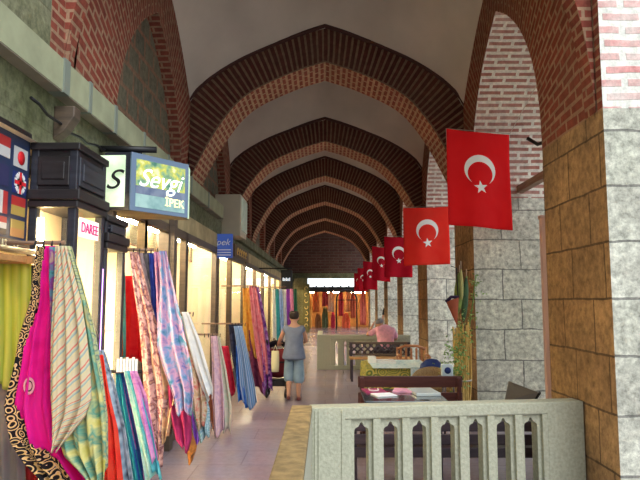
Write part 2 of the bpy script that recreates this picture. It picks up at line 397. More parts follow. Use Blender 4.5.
# first (outermost) order over the entrance of the arcade
TIN0=[(2.19,3.26),(2.14,3.8),(2.03,4.3),(1.75,4.95),(1.3,5.45),(.6,5.9),(0,6.1)]
c0,L0=fullarch(TIN0,30)
mb=MB()
for i in range(len(c0)-1):
    a,b=c0[i],c0[i+1]; u0,u1=i/60*L0,(i+1)/60*L0
    mb.face([(a[0],4.74,a[1]),(a[0],4.93,a[1]),(b[0],4.93,b[1]),(b[0],4.74,b[1])],[(0,u0),(.19,u0),(.19,u1),(0,u1)])
    mb.face([(a[0],4.93,a[1]),(b[0],4.93,b[1]),(b[0],4.93,7.2),(a[0],4.93,7.2)])
struct(mb,'brick_arch',[M['brick']],fixn=False)
mb=MB()
for i in range(len(c0)-1):
    a,b=c0[i],c0[i+1]; mb.face([(a[0],4.74,a[1]),(b[0],4.74,b[1]),(b[0],4.74,8),(a[0],4.74,8)],mi=0)
mb.face([(2.19,4.76,3.26),(2.4,4.76,3.26),(2.4,4.76,8),(2.2,4.76,8)]); mb.face([(-2.4,4.76,3.26),(-2.1,4.76,3.26),(-2.1,4.76,8),(-2.4,4.76,8)])
struct(mb,'wall_above_entrance',[M['brick']],fixn=False)
# vaults
def interp(c,x):
    for a,b in zip(c,c[1:]):
        if a[0]<=x<=b[0]: return a[1]+(b[1]-a[1])*((x-a[0])/max(1e-6,b[0]-a[0]))
    return c[0][1] if x<c[0][0] else c[-1][1]
vb=MB()
prev=(4.93,c0)
for k,((a,b),co) in enumerate(zip(AD,OUT)):
    y0,cn=prev; n=24; rows=[]
    zc=6.15+(0 if k==0 else -.2)
    def A(x): return interp(cn,x) if k>0 else interp(co,x)+.35
    def B(x): return interp(co,x)
    def Lz(v):
        s=abs(2*v-1); e=4.95 if k==0 else 4.75
        return e+(zc-e)*(1-s**1.9)
    for i in range(n+1):
        v=i/n; row=[]
        for j in range(n+1):
            u=j/n; x=-2.24+4.5*u; y=y0+(a-y0)*v
            e=[A(-2.24),A(2.26),B(-2.24),B(2.26)]
            zz=(1-v)*A(x)+v*B(x)+Lz(v) - ((1-u)*((1-v)*Lz(0)+v*Lz(1))+u*((1-v)*Lz(0)+v*Lz(1)))
            r=math.hypot(2*u-1,2*v-1)
            zz+=.55*max(0,1-r*r)+.10*max(0,min(1,(1-r)*12))
            row.append((x,y,zz))
        rows.append(row)
    vb.grid(rows)
    prev=(b,co)
struct(vb,'ceiling',M['stairplaster'],'pale plastered vaults between the brick arches',fixn=False)
rb=MB(); rb.box(-4.2,3.7,4.66,37,7.0,7.3); struct(rb,'roof',M['concrete'])
# outer shell closing the space above the left side
rb=MB(); rb.face([(-4.2,2,0),(-4.2,37,0),(-4.2,37,7.2),(-4.2,2,7.2)]); rb.face([(WR,31,6.2),(WR,37,6.2),(WR,37,7.2),(WR,31,7.2)]); struct(rb,'wall_back_left',M['mossy'],fixn=False)
# end wall: brick tympanum over a stone lintel
mb=MB(); mb.face([(-4.2,34,3.2),(WR,34,3.2),(WR,34,7.2),(-4.2,34,7.2)],mi=0)
mb.box(-4.2,WR,33.9,34.4,2.98,3.26,mi=1); mb.box(-1.75,-1.0,33.5,34.4,0,2.98,mi=1); mb.box(2.6,WR,33.9,34.4,0,2.98,mi=1); mb.box(-4.2,-1.75,33.9,34.3,0,2.98,mi=1)
struct(mb,'wall_end',[masonry('end_wall_brick',(.10,.045,.04),(.14,.07,.06),(.15,.11,.09),.5,.16,.02,dirtamt=.4,dirt=(.06,.04,.035)),M['mossy']],fixn=False)
# concrete beam above the shops
mb=MB(); mb.box(-2.31,-1.95,1.6,11.4,3.30,3.54,mi=0); o=struct(mb,'trim_1',M['concrete'],'pale green concrete beam above the shop fronts')
mb=MB(); mb.box(-2.06,-1.955,1.6,11.38,3.292,3.30); mb.build('soffit_shade_strip',M['soffitshade'],o)  # thin strip that paints the shade on the beam's underside
for y,q in ((4.31,.10),(4.80,.05),(5.40,.06),(6.3,.05),(7.3,.05),(8.6,.05),(9.9,.06)):
    s=MB(); s.box(-2.2,-1.938,y,y+q,3.288,3.552); s.build('strap',M['strap'],o)
mb=MB(); mb.box(-2.31,-1.96,12.9,33,3.12,3.32); struct(mb,'trim_2',M['mossy'])
mb=MB(); mb.box(-2.3,-2.06,1.6,33,2.84,3.30); struct(mb,'trim_3',M['mossy'],'stained plaster band under the beam')
# ------------------------------------------------------------------ shops on the left
FX=-1.90      # plane of the shop fronts
mb=MB(); mb.face([(-4.1,2,.03),(FX-.1,2,.03),(FX-.1,33.5,.03),(-4.1,33.5,.03)]); struct(mb,'floor_shops',plain('shop_floor',(.30,.18,.10),.6,var=.15,scale=3))
mb=MB(); mb.face([(-4.1,2,2.80),(FX-.02,2,2.80),(FX-.02,33.5,2.80),(-4.1,33.5,2.80)]); struct(mb,'ceiling_shops',M['cream'])
mb=MB(); mb.face([(-3.3,2,0),(-3.3,33.5,0),(-3.3,33.5,2.8),(-3.3,2,2.8)])
for y in (2.1,5.25,10.45,14.05,18.3,23.0,25.6,33.4): mb.box(-3.3,FX-.04,y-.04,y+.04,0,2.8)
struct(mb,'wall_shops',M['cream'],'warm cream walls inside the shops')
# glazed fronts: (start, end, sill height, style)
def area(name,loc,size,sy,col,power,rot):
    l=bpy.data.lights.new(name,'AREA'); l.shape='RECTANGLE'; l.size=size; l.size_y=sy; l.color=col; l.energy=power
    o=bpy.data.objects.new(name,l); COL.objects.link(o); o.location=loc; o.rotation_euler=rot; return o
UN=[(5.30,6.20,.35),(6.26,7.15,.35),(7.32,8.05,.3),(8.15,10.3,.3),(10.6,11.9,.3),(12.05,13.9,.3),(14.2,16.2,.3),(16.3,18.2,.3),(18.4,20.6,.3),(20.7,22.9,.3),(23.1,25.5,.3),(25.7,28.5,.3),(28.7,33,.3)]
for k,(a,b,s) in enumerate(UN):
    o=None
    mb=MB(); x0,x1=FX-.05,FX+.03
    mb.box(x0,x1,a-.07,a+.02,0,2.66); mb.box(x0,x1,b-.02,b+.07,0,2.66); mb.box(x0,x1,a,b,2.56,2.66); mb.box(x0,x1,a,b,s-.05,s)
    mb.box(x0+.01,x1-.02,a,b,0.0,s-.05)
    fr=struct(mb,'window_%d'%(k+1),M['shopwood'])
    g=MB(); g.face([(FX-.01,a+.02,s),(FX-.01,b-.02,s),(FX-.01,b-.02,2.56),(FX-.01,a+.02,2.56)]); g.build('pane',M['glass'],fr)
    # fluorescent lamp just inside, under the shop ceiling
    t=thing('tube_lamp','glowing tube lamp under the ceiling inside a shop window','lamp',(FX-.32,(a+b)/2,2.62),'tube lamps inside the shops')
    mb=MB(); mb.box(FX-.38,FX-.26,a+.12,b-.12,2.70,2.795); mb.build('fitting',M['white'],t)
    mb=MB(); mb.tube([(FX-.32,a+.15,2.66),(FX-.32,b-.15,2.66)],.035,8); mb.build('tube',M['lampc'] if k%2 else M['lampw'],t)
mb=MB(); mb.box(FX-.06,FX+.02,5.2,33.2,2.66,2.90); struct(mb,'trim_4',M['plasterw'],'yellowed fascia over the shop windows')
mb=MB(); mb.box(FX-.10,FX+.09,7.16,7.31,0,2.88); struct(mb,'trim_5',M['shopwood'])
# open doorway bay nearest the camera
mb=MB(); mb.box(-2.3,-1.97,1.6,3.93,2.82,2.86); struct(mb,'trim_6',M['darkwood'])
for y,q in ((2.9,.6),(3.6,.5)):
    t=thing('tube_lamp','glowing tube lamp over the open shop doorway','lamp',(-2.5,y,2.3),'tube lamps over the open shop doorway')
    mb=MB(); mb.box(-2.56,-2.44,y-.25,y+.25,2.74,2.795); mb.build('fitting',M['white'],t)
    mb=MB(); mb.tube([(-2.5,y-.22,2.71),(-2.5,y+.22,2.71)],.03,8); mb.build('tube',M['lampw'],t)
# ---- text helper
def text(body,name,mat,loc,rot,size,parent=None,shear=0,ext=.003,align='CENTER',sx=1.0):
    c=bpy.data.curves.new('t','FONT'); c.body=body; c.size=size; c.extrude=ext; c.align_x=align; c.align_y='CENTER'; c.shear=shear
    o=bpy.data.objects.new('t',c); COL.objects.link(o)
    bpy.context.view_layer.update()
    me=bpy.data.meshes.new_from_object(o.evaluated_get(bpy.context.evaluated_depsgraph_get()))
    bpy.data.objects.remove(o)
    me.transform(Matrix.Diagonal((sx,1,1,1))); me.transform(Matrix.Translation(loc)@rot.to_4x4()); me.materials.clear(); me.materials.append(mat)
    r=bpy.data.objects.new(name,me); COL.objects.link(r)
    if parent: r.parent=parent; r.matrix_parent_inverse=Matrix.Translation(-parent.location)
    return r
def face_rot(normal):
    n=Vector(normal).normalized(); up=Vector((0,0,1)); x=up.cross(n).normalized(); y=n.cross(x)
    return Matrix((x,y,n)).transposed()
# ---- country flag transom over the doorway
t=thing('flag_transom','blue transom panel of small country flags over the open shop doorway','sign',(-2.0,3.5,2.15))
mb=MB(); mb.box(-2.02,-1.975,2.5,3.925,2.13,2.80); mb.build('panel',plain('deep_blue_panel',(.02,.035,.09),.35),t)
mb=MB(); mb.box(-2.03,-1.95,2.5,3.93,2.055,2.13); mb.build('sill',M['shopwood'],t)
def fq(cols,y,z,w,h,vert=False,extra=None):
    mb=MB(); ms=[plain('flag_print',c,.4) for c in cols]; n=len(cols)
    for i in range(n):
        if vert: mb.box(-1.975,-1.971,y+w*i/n,y+w*(i+1)/n,z,z+h,mi=i)
        else: mb.box(-1.975,-1.971,y,y+w,z+h*(n-1-i)/n,z+h*(n-i)/n,mi=i)
    o=mb.build('flag_print',ms,t)
    if extra=='disc':
        m=MB(); m.lathe((0,0,0),[(0,0),(.045,0),(.045,.003),(0,.003)],14,mat=Matrix.Translation((-1.97,y+w/2,z+h/2))@Matrix.Rotation(PI/2,4,'Y')); m.build('disc',plain('print_red',(.7,.02,.03),.4),o)
    if extra=='cross':
        m=MB()
        for a,wd,mt in((0,.05,0),(1,.05,0),(.5,.03,0),(-.5,.03,0),(0,.025,1),(1,.025,1)):
            R=Matrix.Translation((-1.969+.001*mt,y+w/2,z+h/2))@Matrix.Rotation(a*PI/2,4,'X')
            m.box(-.001,.002,-min(w,h)*.5,min(w,h)*.5,-wd/2,wd/2,mi=mt,mat=R)
        m.build('cross',[plain('print_white',(.8,.8,.8),.4),plain('print_red2',(.7,.02,.03),.4)],o)
R_=(.42,.03,.03);W_=(.55,.55,.55);B_=(.015,.03,.16);Y_=(.42,.30,.07);K_=(.02,.02,.02)
fq([W_],3.72,2.60,.17,.13,extra='disc'); fq([R_,W_],3.50,2.63,.17,.13); fq([B_,Y_],3.24,2.64,.17,.12)
fq([B_],3.72,2.43,.17,.14,extra='cross'); fq([(.03,.03,.10)],3.50,2.45,.17,.13); fq([R_],3.24,2.45,.19,.14)
fq([B_,W_,R_],3.50,2.28,.17,.14,vert=True); fq([R_,Y_],3.72,2.29,.17,.12); fq([B_,W_],3.24,2.29,.17,.12)
fq([R_,W_,K_],3.50,2.15,.17,.11); fq([Y_,(.5,.25,.08)],3.72,2.15,.17,.11); fq([Y_,(.6,.5,.3)],3.24,2.15,.17,.11)
text('112   17','number_lettering',plain('print_pale',(.7,.65,.45),.5),(-1.948,3.66,2.09),face_rot((1,0,0)),.075,t)
# rods and shelf
o=MB(); o.tube([(-1.86,2.7,2.05),(-1.86,3.95,2.05)],.018,8); o=o.build('clothes_rail',M['steel']); tag(o,'steel rail across the top of the open shop doorway','rail')
mb=MB(); mb.box(-2.0,-1.80,3.0,3.90,1.975,2.01); o=mb.build('wooden_shelf',M['oak']); tag(o,'honey coloured wooden batten under the flag transom','shelf')
# ---- dark vitrine
def cabinet(name,label,x0,x1,y0,y1,zt,upper,neon,txt=None):
    t=thing(name,label,'display cabinet',((x0+x1)/2,(y0+y1)/2,0))
    p=.055; m=M['darkwood']; zg=zt-upper
    mb=MB()
    for (a,b) in((x0,y0),(x1-p,y0),(x0,y1-p),(x1-p,y1-p)): mb.box(a,a+p,b,b+p,0,zt-.02)
    mb.build('post',M['navy'],t,bevel=.006)
    mb=MB(); mb.box(x0+.01,x1-.01,y0+.01,y1-.01,0,.30); mb.build('base',m,t,bevel=.005)
    mb=MB(); mb.box(x0-.0,x1+.02,y0-.02,y1+.0,zt-.05,zt); mb.box(x0,x1+.035,y0-.035,y1,zg-.05,zg+.02); mb.box(x0,x1+.02,y0-.02,y1,zg-.10,zg-.05); mb.build('cornice',m,t,bevel=.008)
    mb=MB(); mb.box(x0+.01,x1-.008,y0+.008,y1-.01,zg,zt-.05); h=mb.build('header',m,t)
    mb=MB()
    for (a,b,c,d) in ((y0+.03,y1-.03,zg+.05,zt-.09),(y0+.07,y1-.07,zg+.09,zt-.13)):
        mb.box(x1-.01,x1+(.012 if a==y0+.03 else .022),a,b,c,d)
    mb.build('side_panel',M['navy'],h,bevel=.008)
    mb=MB()
    mb.box(x0+.05,x1-.05,y0-.008,y0+.01,zg+.05,zt-.09); mb.box(x0+.08,x1-.08,y0-.016,y0+.01,zg+.09,zt-.13); mb.build('front_panel',m,h,bevel=.006)
    g=MB(); g.face([(x1-.02,y0+p,.3),(x1-.02,y1-p,.3),(x1-.02,y1-p,zg-.1),(x1-.02,y0+p,zg-.1)]); g.build('side_pane',M['glass'],t)
    g=MB(); g.face([(x0+p,y0+.02,.3),(x1-p,y0+.02,.3),(x1-p,y0+.02,zg-.1),(x0+p,y0+.02,zg-.1)]); g.build('front_pane',M['glass'],t)
    b=MB(); b.face([(x0+.03,y1-.03,.3),(x1-.03,y1-.03,.3),(x1-.03,y1-.03,zg-.1),(x0+.03,y1-.03,zg-.1)]); b.face([(x0+.015,y0,.3),(x0+.015,y1,.3),(x0+.015,y1,zg-.1),(x0+.015,y0,zg-.1)]); b.build('back_lining',M['cream'],t)
    l=MB(); l.tube([(x0+.06,y0+.07,.4),(x0+.06,y0+.07,zg-.16)],.016,8); l.build('lamp_tube',M['lampw'],t)
    if neon:
        l=MB(); l.tube([(x1-.01,y1-.0,.75),(x1-.01,y1-.0,1.98)],.014,8); l.build('purple_tube',M['neon'],t)
    for z in (1.0,1.5):
        s=MB(); s.box(x0+.05,x1-.06,y0+.05,y1-.05,z,z+.01); s.build('shelf',M['glass'],t)
    return t
cab=cabinet('display_cabinet','dark wooden glazed display cabinet with raised panelled top beside the flag transom',-1.97,-1.655,3.93,4.46,2.80,.34,True)
s=MB(); s.box(-1.668,-1.660,4.02,4.36,2.18,2.31); pl=s.build('sign_plate',emit('pale_sign',(1,.75,.7),.9),cab)
text('DAREE','sign_lettering',plain('magenta_print',(.75,.02,.25),.5),(-1.658,4.19,2.243),face_rot((1,0,0)),.10,cab)
cabinet('display_cabinet','narrower dark glazed display cabinet under the box sign',-1.90,-1.665,4.52,4.98,2.40,.16,False)
# ---- box sign
t=thing('box_sign','lit box sign with a pale S side and blue framed picture panel','sign',(-1.5,5.3,2.5))
A_=at(104,180,5.22); B_=at(129.5,180,5.2); C_=at(187,188,5.72); zb=at(130,210,5.2).z; zt_=at(130,152,5.2).z
Dk=Vector((C_.x-.02,C_.y+.16,0)); E_=Vector((A_.x,5.75,0))
def vwall(mb,a,b,z0,z1,mi=0): mb.face([(a.x,a.y,z0),(b.x,b.y,z0),(b.x,b.y,z1),(a.x,a.y,z1)],mi=mi)
mb=MB()
poly=[Vector((A_.x,A_.y,0)),Vector((B_.x,B_.y,0)),Vector((C_.x,C_.y,0)),Dk,E_]
a=[(p.x,p.y,zb) for p in poly]; b=[(p.x,p.y,zt_) for p in poly]
mb.face(list(reversed(a)),mi=1); mb.face(b)
for i in range(5): vwall(mb,poly[i],poly[(i+1)%5],zb,zt_)
mb.build('box',[M['navy'],M['plasterw']],t)
def panel(a,b,z0,z1,name,mat,off,inset):
    d=(b-a).normalized(); n=Vector((d.y,-d.x,0)); L=(b-a).length
    mb=MB(); p=a+d*inset+n*off; q=b-d*inset+n*off
    mb.prism([(p.x,p.y),(q.x,q.y),(q.x-n.x*.015,q.y-n.y*.015),(p.x-n.x*.015,p.y-n.y*.015)],lambda u:(u[0],u[1],z0+inset),lambda u:(u[0],u[1],z1-inset))
    o=mb.build(name,mat,t); return o,n,d,L
def signmat(name,cols,pos,kind,s,scale=2.2):
    m,nt,b=newmat(name); L=nt.links; tc=N(nt,'ShaderNodeTexCoord')
    n=N(nt,'ShaderNodeTexNoise',Scale=scale*3,Detail=4.0); L.new(tc.outputs['Object'],n.inputs['Vector'])
    r=N(nt,'ShaderNodeValToRGB'); cr=r.color_ramp
    while len(cr.elements)<len(cols): cr.elements.new(.5)
    for i,c in enumerate(cols): cr.elements[i].position=pos[i]; cr.elements[i].color=c4(c)
    L.new(n.outputs['Fac'],r.inputs['Fac']); L.new(r.outputs['Color'],b.inputs['Base Color']); L.new(r.outputs['Color'],b.inputs['Emission Color']); b.inputs['Emission Strength'].default_value=s
    b.inputs['Roughness'].default_value=.2
    return m
P0,P1,P2=poly[0],poly[1],poly[2]
panel(P0+Vector((-.12,0,0)),P1-Vector((.03,0,0)),zb+.02,zt_-.02,'pale_panel',signmat('pale_green_panel',[(.35,.5,.28),(.75,.88,.66)],[.3,.6],'n',.75,1),.012,.01)
text('S','sign_letter',M['black'],((P0.x*.62+P1.x*.38),5.17,(zb+zt_)/2-.0),face_rot((0,-1,0)),.25,t,shear=.35,ext=.002,sx=1.1)
o,n,d,L=panel(P1,P2,zb,zt_,'frame',plain('blue_grey_frame',(.18,.26,.38),.35,metal=.3),.02,0)
h=zt_-zb
def sub(u0,u1,v0,v1,name,mat,off=.024):
    p=P1+d*(u0*L)+n*off; q=P1+d*(u1*L)+n*off
    mb=MB(); mb.prism([(p.x,p.y),(q.x,q.y),(q.x-n.x*.01,q.y-n.y*.01),(p.x-n.x*.01,p.y-n.y*.01)],lambda w:(w[0],w[1],zb+v0*h),lambda w:(w[0],w[1],zb+v1*h)); return mb.build(name,mat,t)
sub(.08,.93,.44,.90,'picture_panel',signmat('yellow_leafy_panel',[(.06,.16,.12),(.20,.33,.18),(.45,.45,.08),(.62,.66,.40)],[.3,.45,.55,.70],'n',.6,4))
sub(.08,.93,.30,.44,'dark_band',signmat('slate_band',[(.10,.13,.22),(.18,.22,.30)],[.3,.6],'n',.3,3),.025)
sub(.08,.93,.07,.30,'lower_panel',signmat('pale_blue_panel',[(.10,.22,.24),(.30,.46,.44)],[.3,.6],'n',.4,2),.024)
ctr=lambda u,v,off=.03:(P1+d*(u*L)+n*off+Vector((0,0,zb+v*h)))
text('Sevgi','sign_lettering',emit('white_letter',(.95,1,1),1.3),ctr(.47,.58),face_rot(n),.235,t,shear=.4,ext=.001,sx=1.0)
text('İPEK','sign_lettering',emit('yellow_letter',(1,.93,.4),1.3),ctr(.74,.22),face_rot(n),.11,t,ext=.001)
panel(poly[2],poly[3],zb,zt_,'end_panel',emit('pale_green_end',(.6,.8,.55),.7),.01,.012)
mb=MB(); mb.tube([(-2.05,5.35,zt_+.07),(-1.55,5.4,zt_+.07)],.03,8); mb.tube([(-1.7,5.4,zt_),(-1.7,5.4,zt_+.07)],.02,6); mb.build('hanging_bar',M['black'],t)
# ---- cream box and further signs
t=thing('wall_box','large pale cream box fixed at the end of the green concrete beam','box',(-1.85,12.1,3.02))
mb=MB(); mb.box(-2.2,-1.68,11.85,12.75,3.02,3.86,mi=0); mb.build('casing',plain('cream_casing',(.55,.50,.38),.7,var=.08,scale=3),t,bevel=.02)
mb=MB(); mb.box(-1.685,-1.66,11.92,12.70,3.14,3.80); mb.build('light_panel',signmat('pale_panel',[(.45,.55,.42),(.62,.70,.58)],[.3,.6],'n',.15,2),t)
t=thing('hanging_sign','small blue sign with white lettering hanging below the cream box','sign',(-1.75,10.2,2.8))
a=at(213,235,10.4); b=at(231,252,10.4)
mb=MB(); mb.box(a.x,b.x+.02,10.4,10.48,b.z-.10,a.z+.02); mb.build('board',emit('blue_panel',(.04,.10,.42),.35),t)
text('ipek','sign_lettering',M['white'],((a.x+b.x)/2,10.39,a.z-.13),face_rot((0,-1,0)),.16,t,shear=.3)
mb=MB()
for k in range(3): mb.box(a.x+.01,b.x,10.392,10.40,b.z-.06+.045*k,b.z-.045+.045*k)
mb.build('stripe',M['white'],t)
t=thing('hanging_sign','black sign with white lettering hanging from the wall beyond the other shop signs','sign',(-1.3,17,2.4))
a=at(281,270,17); b=at(292,289,17)
mb=MB(); mb.box(a.x,b.x,17,17.12,b.z,a.z); mb.build('board',M['black'],t,bevel=.02)
zc=(a.z+b.z)/2; W4=emit('sign_white',(.8,.9,1),.8)
for q in range(5): mb=MB(); mb.box(a.x+.05+.045*q,a.x+.08+.045*q,16.99,17,zc-.04,zc+.05-.02*(q%2)); mb.build('letter_mark',W4,t)
mb=MB(); mb.tube([(-1.95,17.06,a.z+.05),(b.x,17.06,a.z+.05)],.02,6); mb.build('hanging_bar',M['iron'],t)
t=thing('fascia_sign','small gold lettered sign plate over a shop window past the cream box','sign',(-1.9,12.6,2.7))
mb=MB(); mb.box(FX+.02,FX+.06,12.2,14.4,2.64,2.90); mb.build('board',plain('brown_sign',(.12,.07,.03),.5),t)
GP=plain('gold_print',(.75,.5,.15),.4)
for q in range(5): mb=MB(); mb.tube([(FX+.065,12.6+.32*q+.11*math.cos(v*PI/6),2.77+.07*math.sin(v*PI/6)) for v in range(0,10)],.014,5); mb.build('letter_mark',GP,t)
# ------------------------------------------------------------------ scarves
def silh(rows,n):
    rows=sorted(rows); out=[]
    def lin(c):
        s=smoothcurve(c,8); o=[]
        for i in range(len(c)-1):
            for q in range(8): t=q/8; a=tuple(c[i][j]*(1-t)+c[i+1][j]*t for j in(0,1)); b=s[i*8+q]; o.append((a[0]*.7+b[0]*.3,a[1]))
        return o+[tuple(c[-1])]
    L=lin([(r[1],r[0]) for r in rows]); R=lin([(r[2],r[0]) for r in rows])
    return L,R
def scarf(label,D,rows,mat,group=None,folds=3,amp=.035,slope=.25,border=None,bside='l',name='silk_scarf',cat='scarf',seed=None,hem=4.0,bw=.22,parent=None):
    rnd=random.Random(seed if seed is not None else label)
    L,R=silh(rows,8); nr=len(L); nc=36
    yt,yb=rows[0][0],rows[-1][0]; ph=rnd.random()*6
    xm=(rows[0][1]+rows[0][2])/2
    grid=[]
    for i in range(nr):
        t=i/(nr-1); row=[]
        for j in range(nc+1):
            u=j/nc
            py=L[i][1]*(1-u)+R[i][1]*u
            px=L[i][0]*(1-u)+R[i][0]*u
            p=at(px,py+hem*math.sin(u*PI*folds+ph)*(t**3),D)
            a=amp*(.25+.9*t)
            dy=a*math.sin(2*PI*folds*u+ph+1.2*math.sin(2.3*t+ph))+.5*a*math.sin(2*PI*folds*1.9*u-ph*2+t*2)
            q=(p.x-at(xm,py,D).x)*slope
            row.append(Vector((p.x,p.y+dy+q,max(p.z,.012))))
        grid.append(row)
    H_=(at(0,yt,D).z-at(0,yb,D).z)
    Wm=max((grid[i][-1]-grid[i][0]).length for i in range(nr))
    def uvf(o): return lambda i,j:((j+o)/nc*Wm*1.2,-(i/(nr-1))*H_)
    if border:
        main=MB(); bd=MB(); f=uvf(0)
        for i in range(nr-1):
            t=i/(nr-1); k=bw(t)*nc if callable(bw) else bw*nc
            for j in range(nc):
                (bd if j<k else main).face([grid[i][j],grid[i][j+1],grid[i+1][j+1],grid[i+1][j]],[f(i,j),f(i,j+1),f(i+1,j+1),f(i+1,j)],smooth=True)
        o=main.build(name,mat,solid=.004); b=bd.build('border',border,o,solid=.004); b.matrix_parent_inverse=Matrix.Identity(4); b['label']='patterned border'
    else:
        m=MB(); m.grid(grid,uvf(0)); o=m.build(name,mat,solid=.004)
    tag(o,label,cat,group)
    return o
def hook(px,py,D,label,x0=-1.88):
    p=at(px,py,D)
    t=thing('scarf_bracket',label,'bracket',(x0,D,p.z))
    mb=MB(); mb.tube([(x0,D+.02,p.z+.02),(p.x+.05,D,p.z+.02)],.012,8); mb.build('arm',M['oldwood'],t)
    for k in range(5): mb=MB(); mb.tube([(p.x-.12+.05*k,D,p.z+.03),(p.x-.12+.05*k,D-.02,p.z-.015)],.006,6); mb.build('peg',M['iron'],t)
    return t
blackgold=fabric('black_gold_scroll',[(.01,.008,.01),(.02,.01,.01),(.72,.45,.16),(.85,.55,.35)],'ring',24,pos=[0,.45,.62,.9],const=True,trans=.1)
magenta=fabric('magenta_silk',[(.62,.005,.20),(.80,.01,.30),(.72,.02,.26)],'noise',5,trans=.25)
creamst=fabric('cream_diagonal_stripe',[(.70,.58,.36),(.70,.60,.40),(.72,.10,.10),(.72,.64,.42),(.25,.42,.45),(.74,.62,.34)],'stripe',6.5,angle=.9,pos=[0,.4,.5,.62,.8,.9],trans=.2)
greenpais=fabric('pale_green_paisley',[(.42,.50,.20),(.60,.60,.34),(.16,.26,.20),(.60,.56,.42)],'ring',16,trans=.2)
yelgr=fabric('yellow_green_print',[(.62,.58,.12),(.74,.68,.28),(.12,.36,.28),(.66,.50,.18)],'noise',9,trans=.25)
def two(n,a,b,s=6,k='noise'): return fabric(n,[a,b,a],k,s,trans=.2)
# A: nearest group
hook(56,246,3.5,'wooden bracket holding the magenta and cream scarves nearest the camera')
mg=scarf('magenta silk scarf with black and gold scroll border, nearest the camera',3.45,[(246,38,58),(275,35,62),(300,33,66),(335,24,70),(363,20,72),(405,12,78),(440,18,84),(462,30,92),(500,60,104)],magenta,border=blackgold,folds=4,amp=.03,bw=lambda t:.34-.6*t if t<.42 else (.06 if t<.6 else .06+1.3*(t-.6)))
m=MB(); c=at(29,386,3.40)
for r0,r1,mi in((0,.020,0),(.020,.026,1),(.026,.040,0)):
    for q in range(16):
        P_=lambda r,q:(c.x+r*.8*math.cos(2*PI*q/16),c.y-.001*mi,c.z+r*1.2*math.sin(2*PI*q/16))
        m.face([P_(r0,q),P_(r1,q),P_(r1,q+1),P_(r0,q+1)] if r0 else [P_(0,0),P_(r1,q),P_(r1,q+1)],mi=(1,0,0)[mi] if r0<.03 else 1)
o=m.build('oval_motif',[plain('black_motif',(.01,.01,.01),.7),plain('pale_motif',(.6,.25,.3),.7)],mg,weld=False,fixn=False); o.matrix_parent_inverse=Matrix.Identity(4)
scarf('cream scarf with red and blue diagonal stripes on the nearest bracket',3.33,[(246,56,66),(275,55,73),(300,53,79),(335,51,84),(370,50,87),(400,50,88),(418,51,82),(434,52,70),(448,53,58)],creamst,folds=3,amp=.022)
scarf('yellow green printed scarf hanging below the cream striped one',3.39,[(300,62,84),(350,62,92),(400,60,101),(430,58,104),(455,64,104),(478,84,102),(500,96,100)],yelgr,folds=3.5,amp=.03)
scarf('pale green paisley scarf on the right of the nearest bracket',3.46,[(246,62,71),(280,70,80),(330,78,92),(380,88,99),(420,94,103),(470,97,103)],greenpais,folds=2,amp=.02)
scarf('narrow teal and purple scarf between the magenta and cream ones',3.42,[(247,50,58),(280,50,60),(310,51,60),(345,52,57)],fabric('teal_purple',[(.05,.02,.05),(.10,.35,.38),(.3,.05,.3),(.55,.4,.25)],'noise',10),folds=1.5,amp=.01)
# doorway goods
t=scarf('yellow green sheer curtain hanging in the open shop doorway',3.62,[(262,-22,30),(300,-22,30),(350,-23,30),(386,-24,28)],fabric('yellow_green_sheer',[(.42,.48,.05),(.60,.62,.15),(.35,.45,.08)],'stripe',5,trans=.4),folds=5,amp=.012,slope=.1,name='sheer_curtain',cat='curtain')
mb=MB(); p=at(-25,258,3.62); q=at(34,258,3.62); mb.box(p.x,q.x,3.60,3.64,p.z-.035,p.z+.01); o=mb.build('curtain_hanger',M['oak']); tag(o,'wooden hanger bar carrying the yellow green curtain','hanger')
scarf('grey mauve cloth below the yellow green curtain',3.66,[(380,-30,24),(410,-30,22),(450,-30,22),(500,-30,24)],two('grey_mauve',(.14,.12,.15),(.26,.24,.2),3),folds=4,amp=.015,slope=.1,name='hanging_cloth',cat='cloth')
for k in range(5):
    x=-22+11.5*k
    scarf(['dark red garment at the left edge of the open doorway','crimson garment hanging low in the open doorway','wine red garment with a small label low in the doorway','rust red garment low in the doorway','deep red garment beside the magenta scarf in the doorway'][k],3.74+.02*(k%2),[(392+3*k,x,x+11),(430,x-1,x+13),(500,x-2,x+14)],two('garment_red%d'%k,((.20,.35,.16,.40,.28)[k],.01,.02),((.3,.45,.28,.5,.4)[k],.04,.03),5),folds=1.5,amp=.015,name='hanging_garment',cat='garment')
mb=MB(); mb.box(-2.35,-1.95,2.75,3.85,0,.60); o=mb.build('shop_counter',M['shopwood']); tag(o,'dark wooden counter inside the open doorway, below the red garments','counter')
# B
scarf('bright red scarf behind the nearest bracket',3.75,[(355,95,103),(390,98,108),(430,101,116),(500,104,122)],two('bright_red',(.75,.02,.02),(.85,.08,.04)),folds=2,amp=.02)
scarf('blue grey leopard print scarf beside the red one',3.85,[(350,98,104),(385,101,114),(430,108,124),(500,114,134)],fabric('bluegrey_leopard',[(.04,.06,.10),(.35,.45,.55),(.65,.70,.75)],'vor',26),folds=2,amp=.02)
t=thing('tag_holder','white ring card holding the turquoise scarf bundle','card',at(127,364,4.2))
mb=MB(); a=at(117,359,4.18); b=at(138,372,4.18)
for k in range(7):
    x=a.x+(b.x-a.x)*(k+.1)/7; mb.box(x,x+(b.x-a.x)/10,4.17,4.185,b.z,a.z+.012*(k%2))
mb.build('card_strip',M['white'],t)
mb=MB(); mb.tube([(-1.66,4.2,b.z+.0),(b.x+.02,4.2,b.z+.0)],.012,8); mb.build('arm',M['iron'],t)
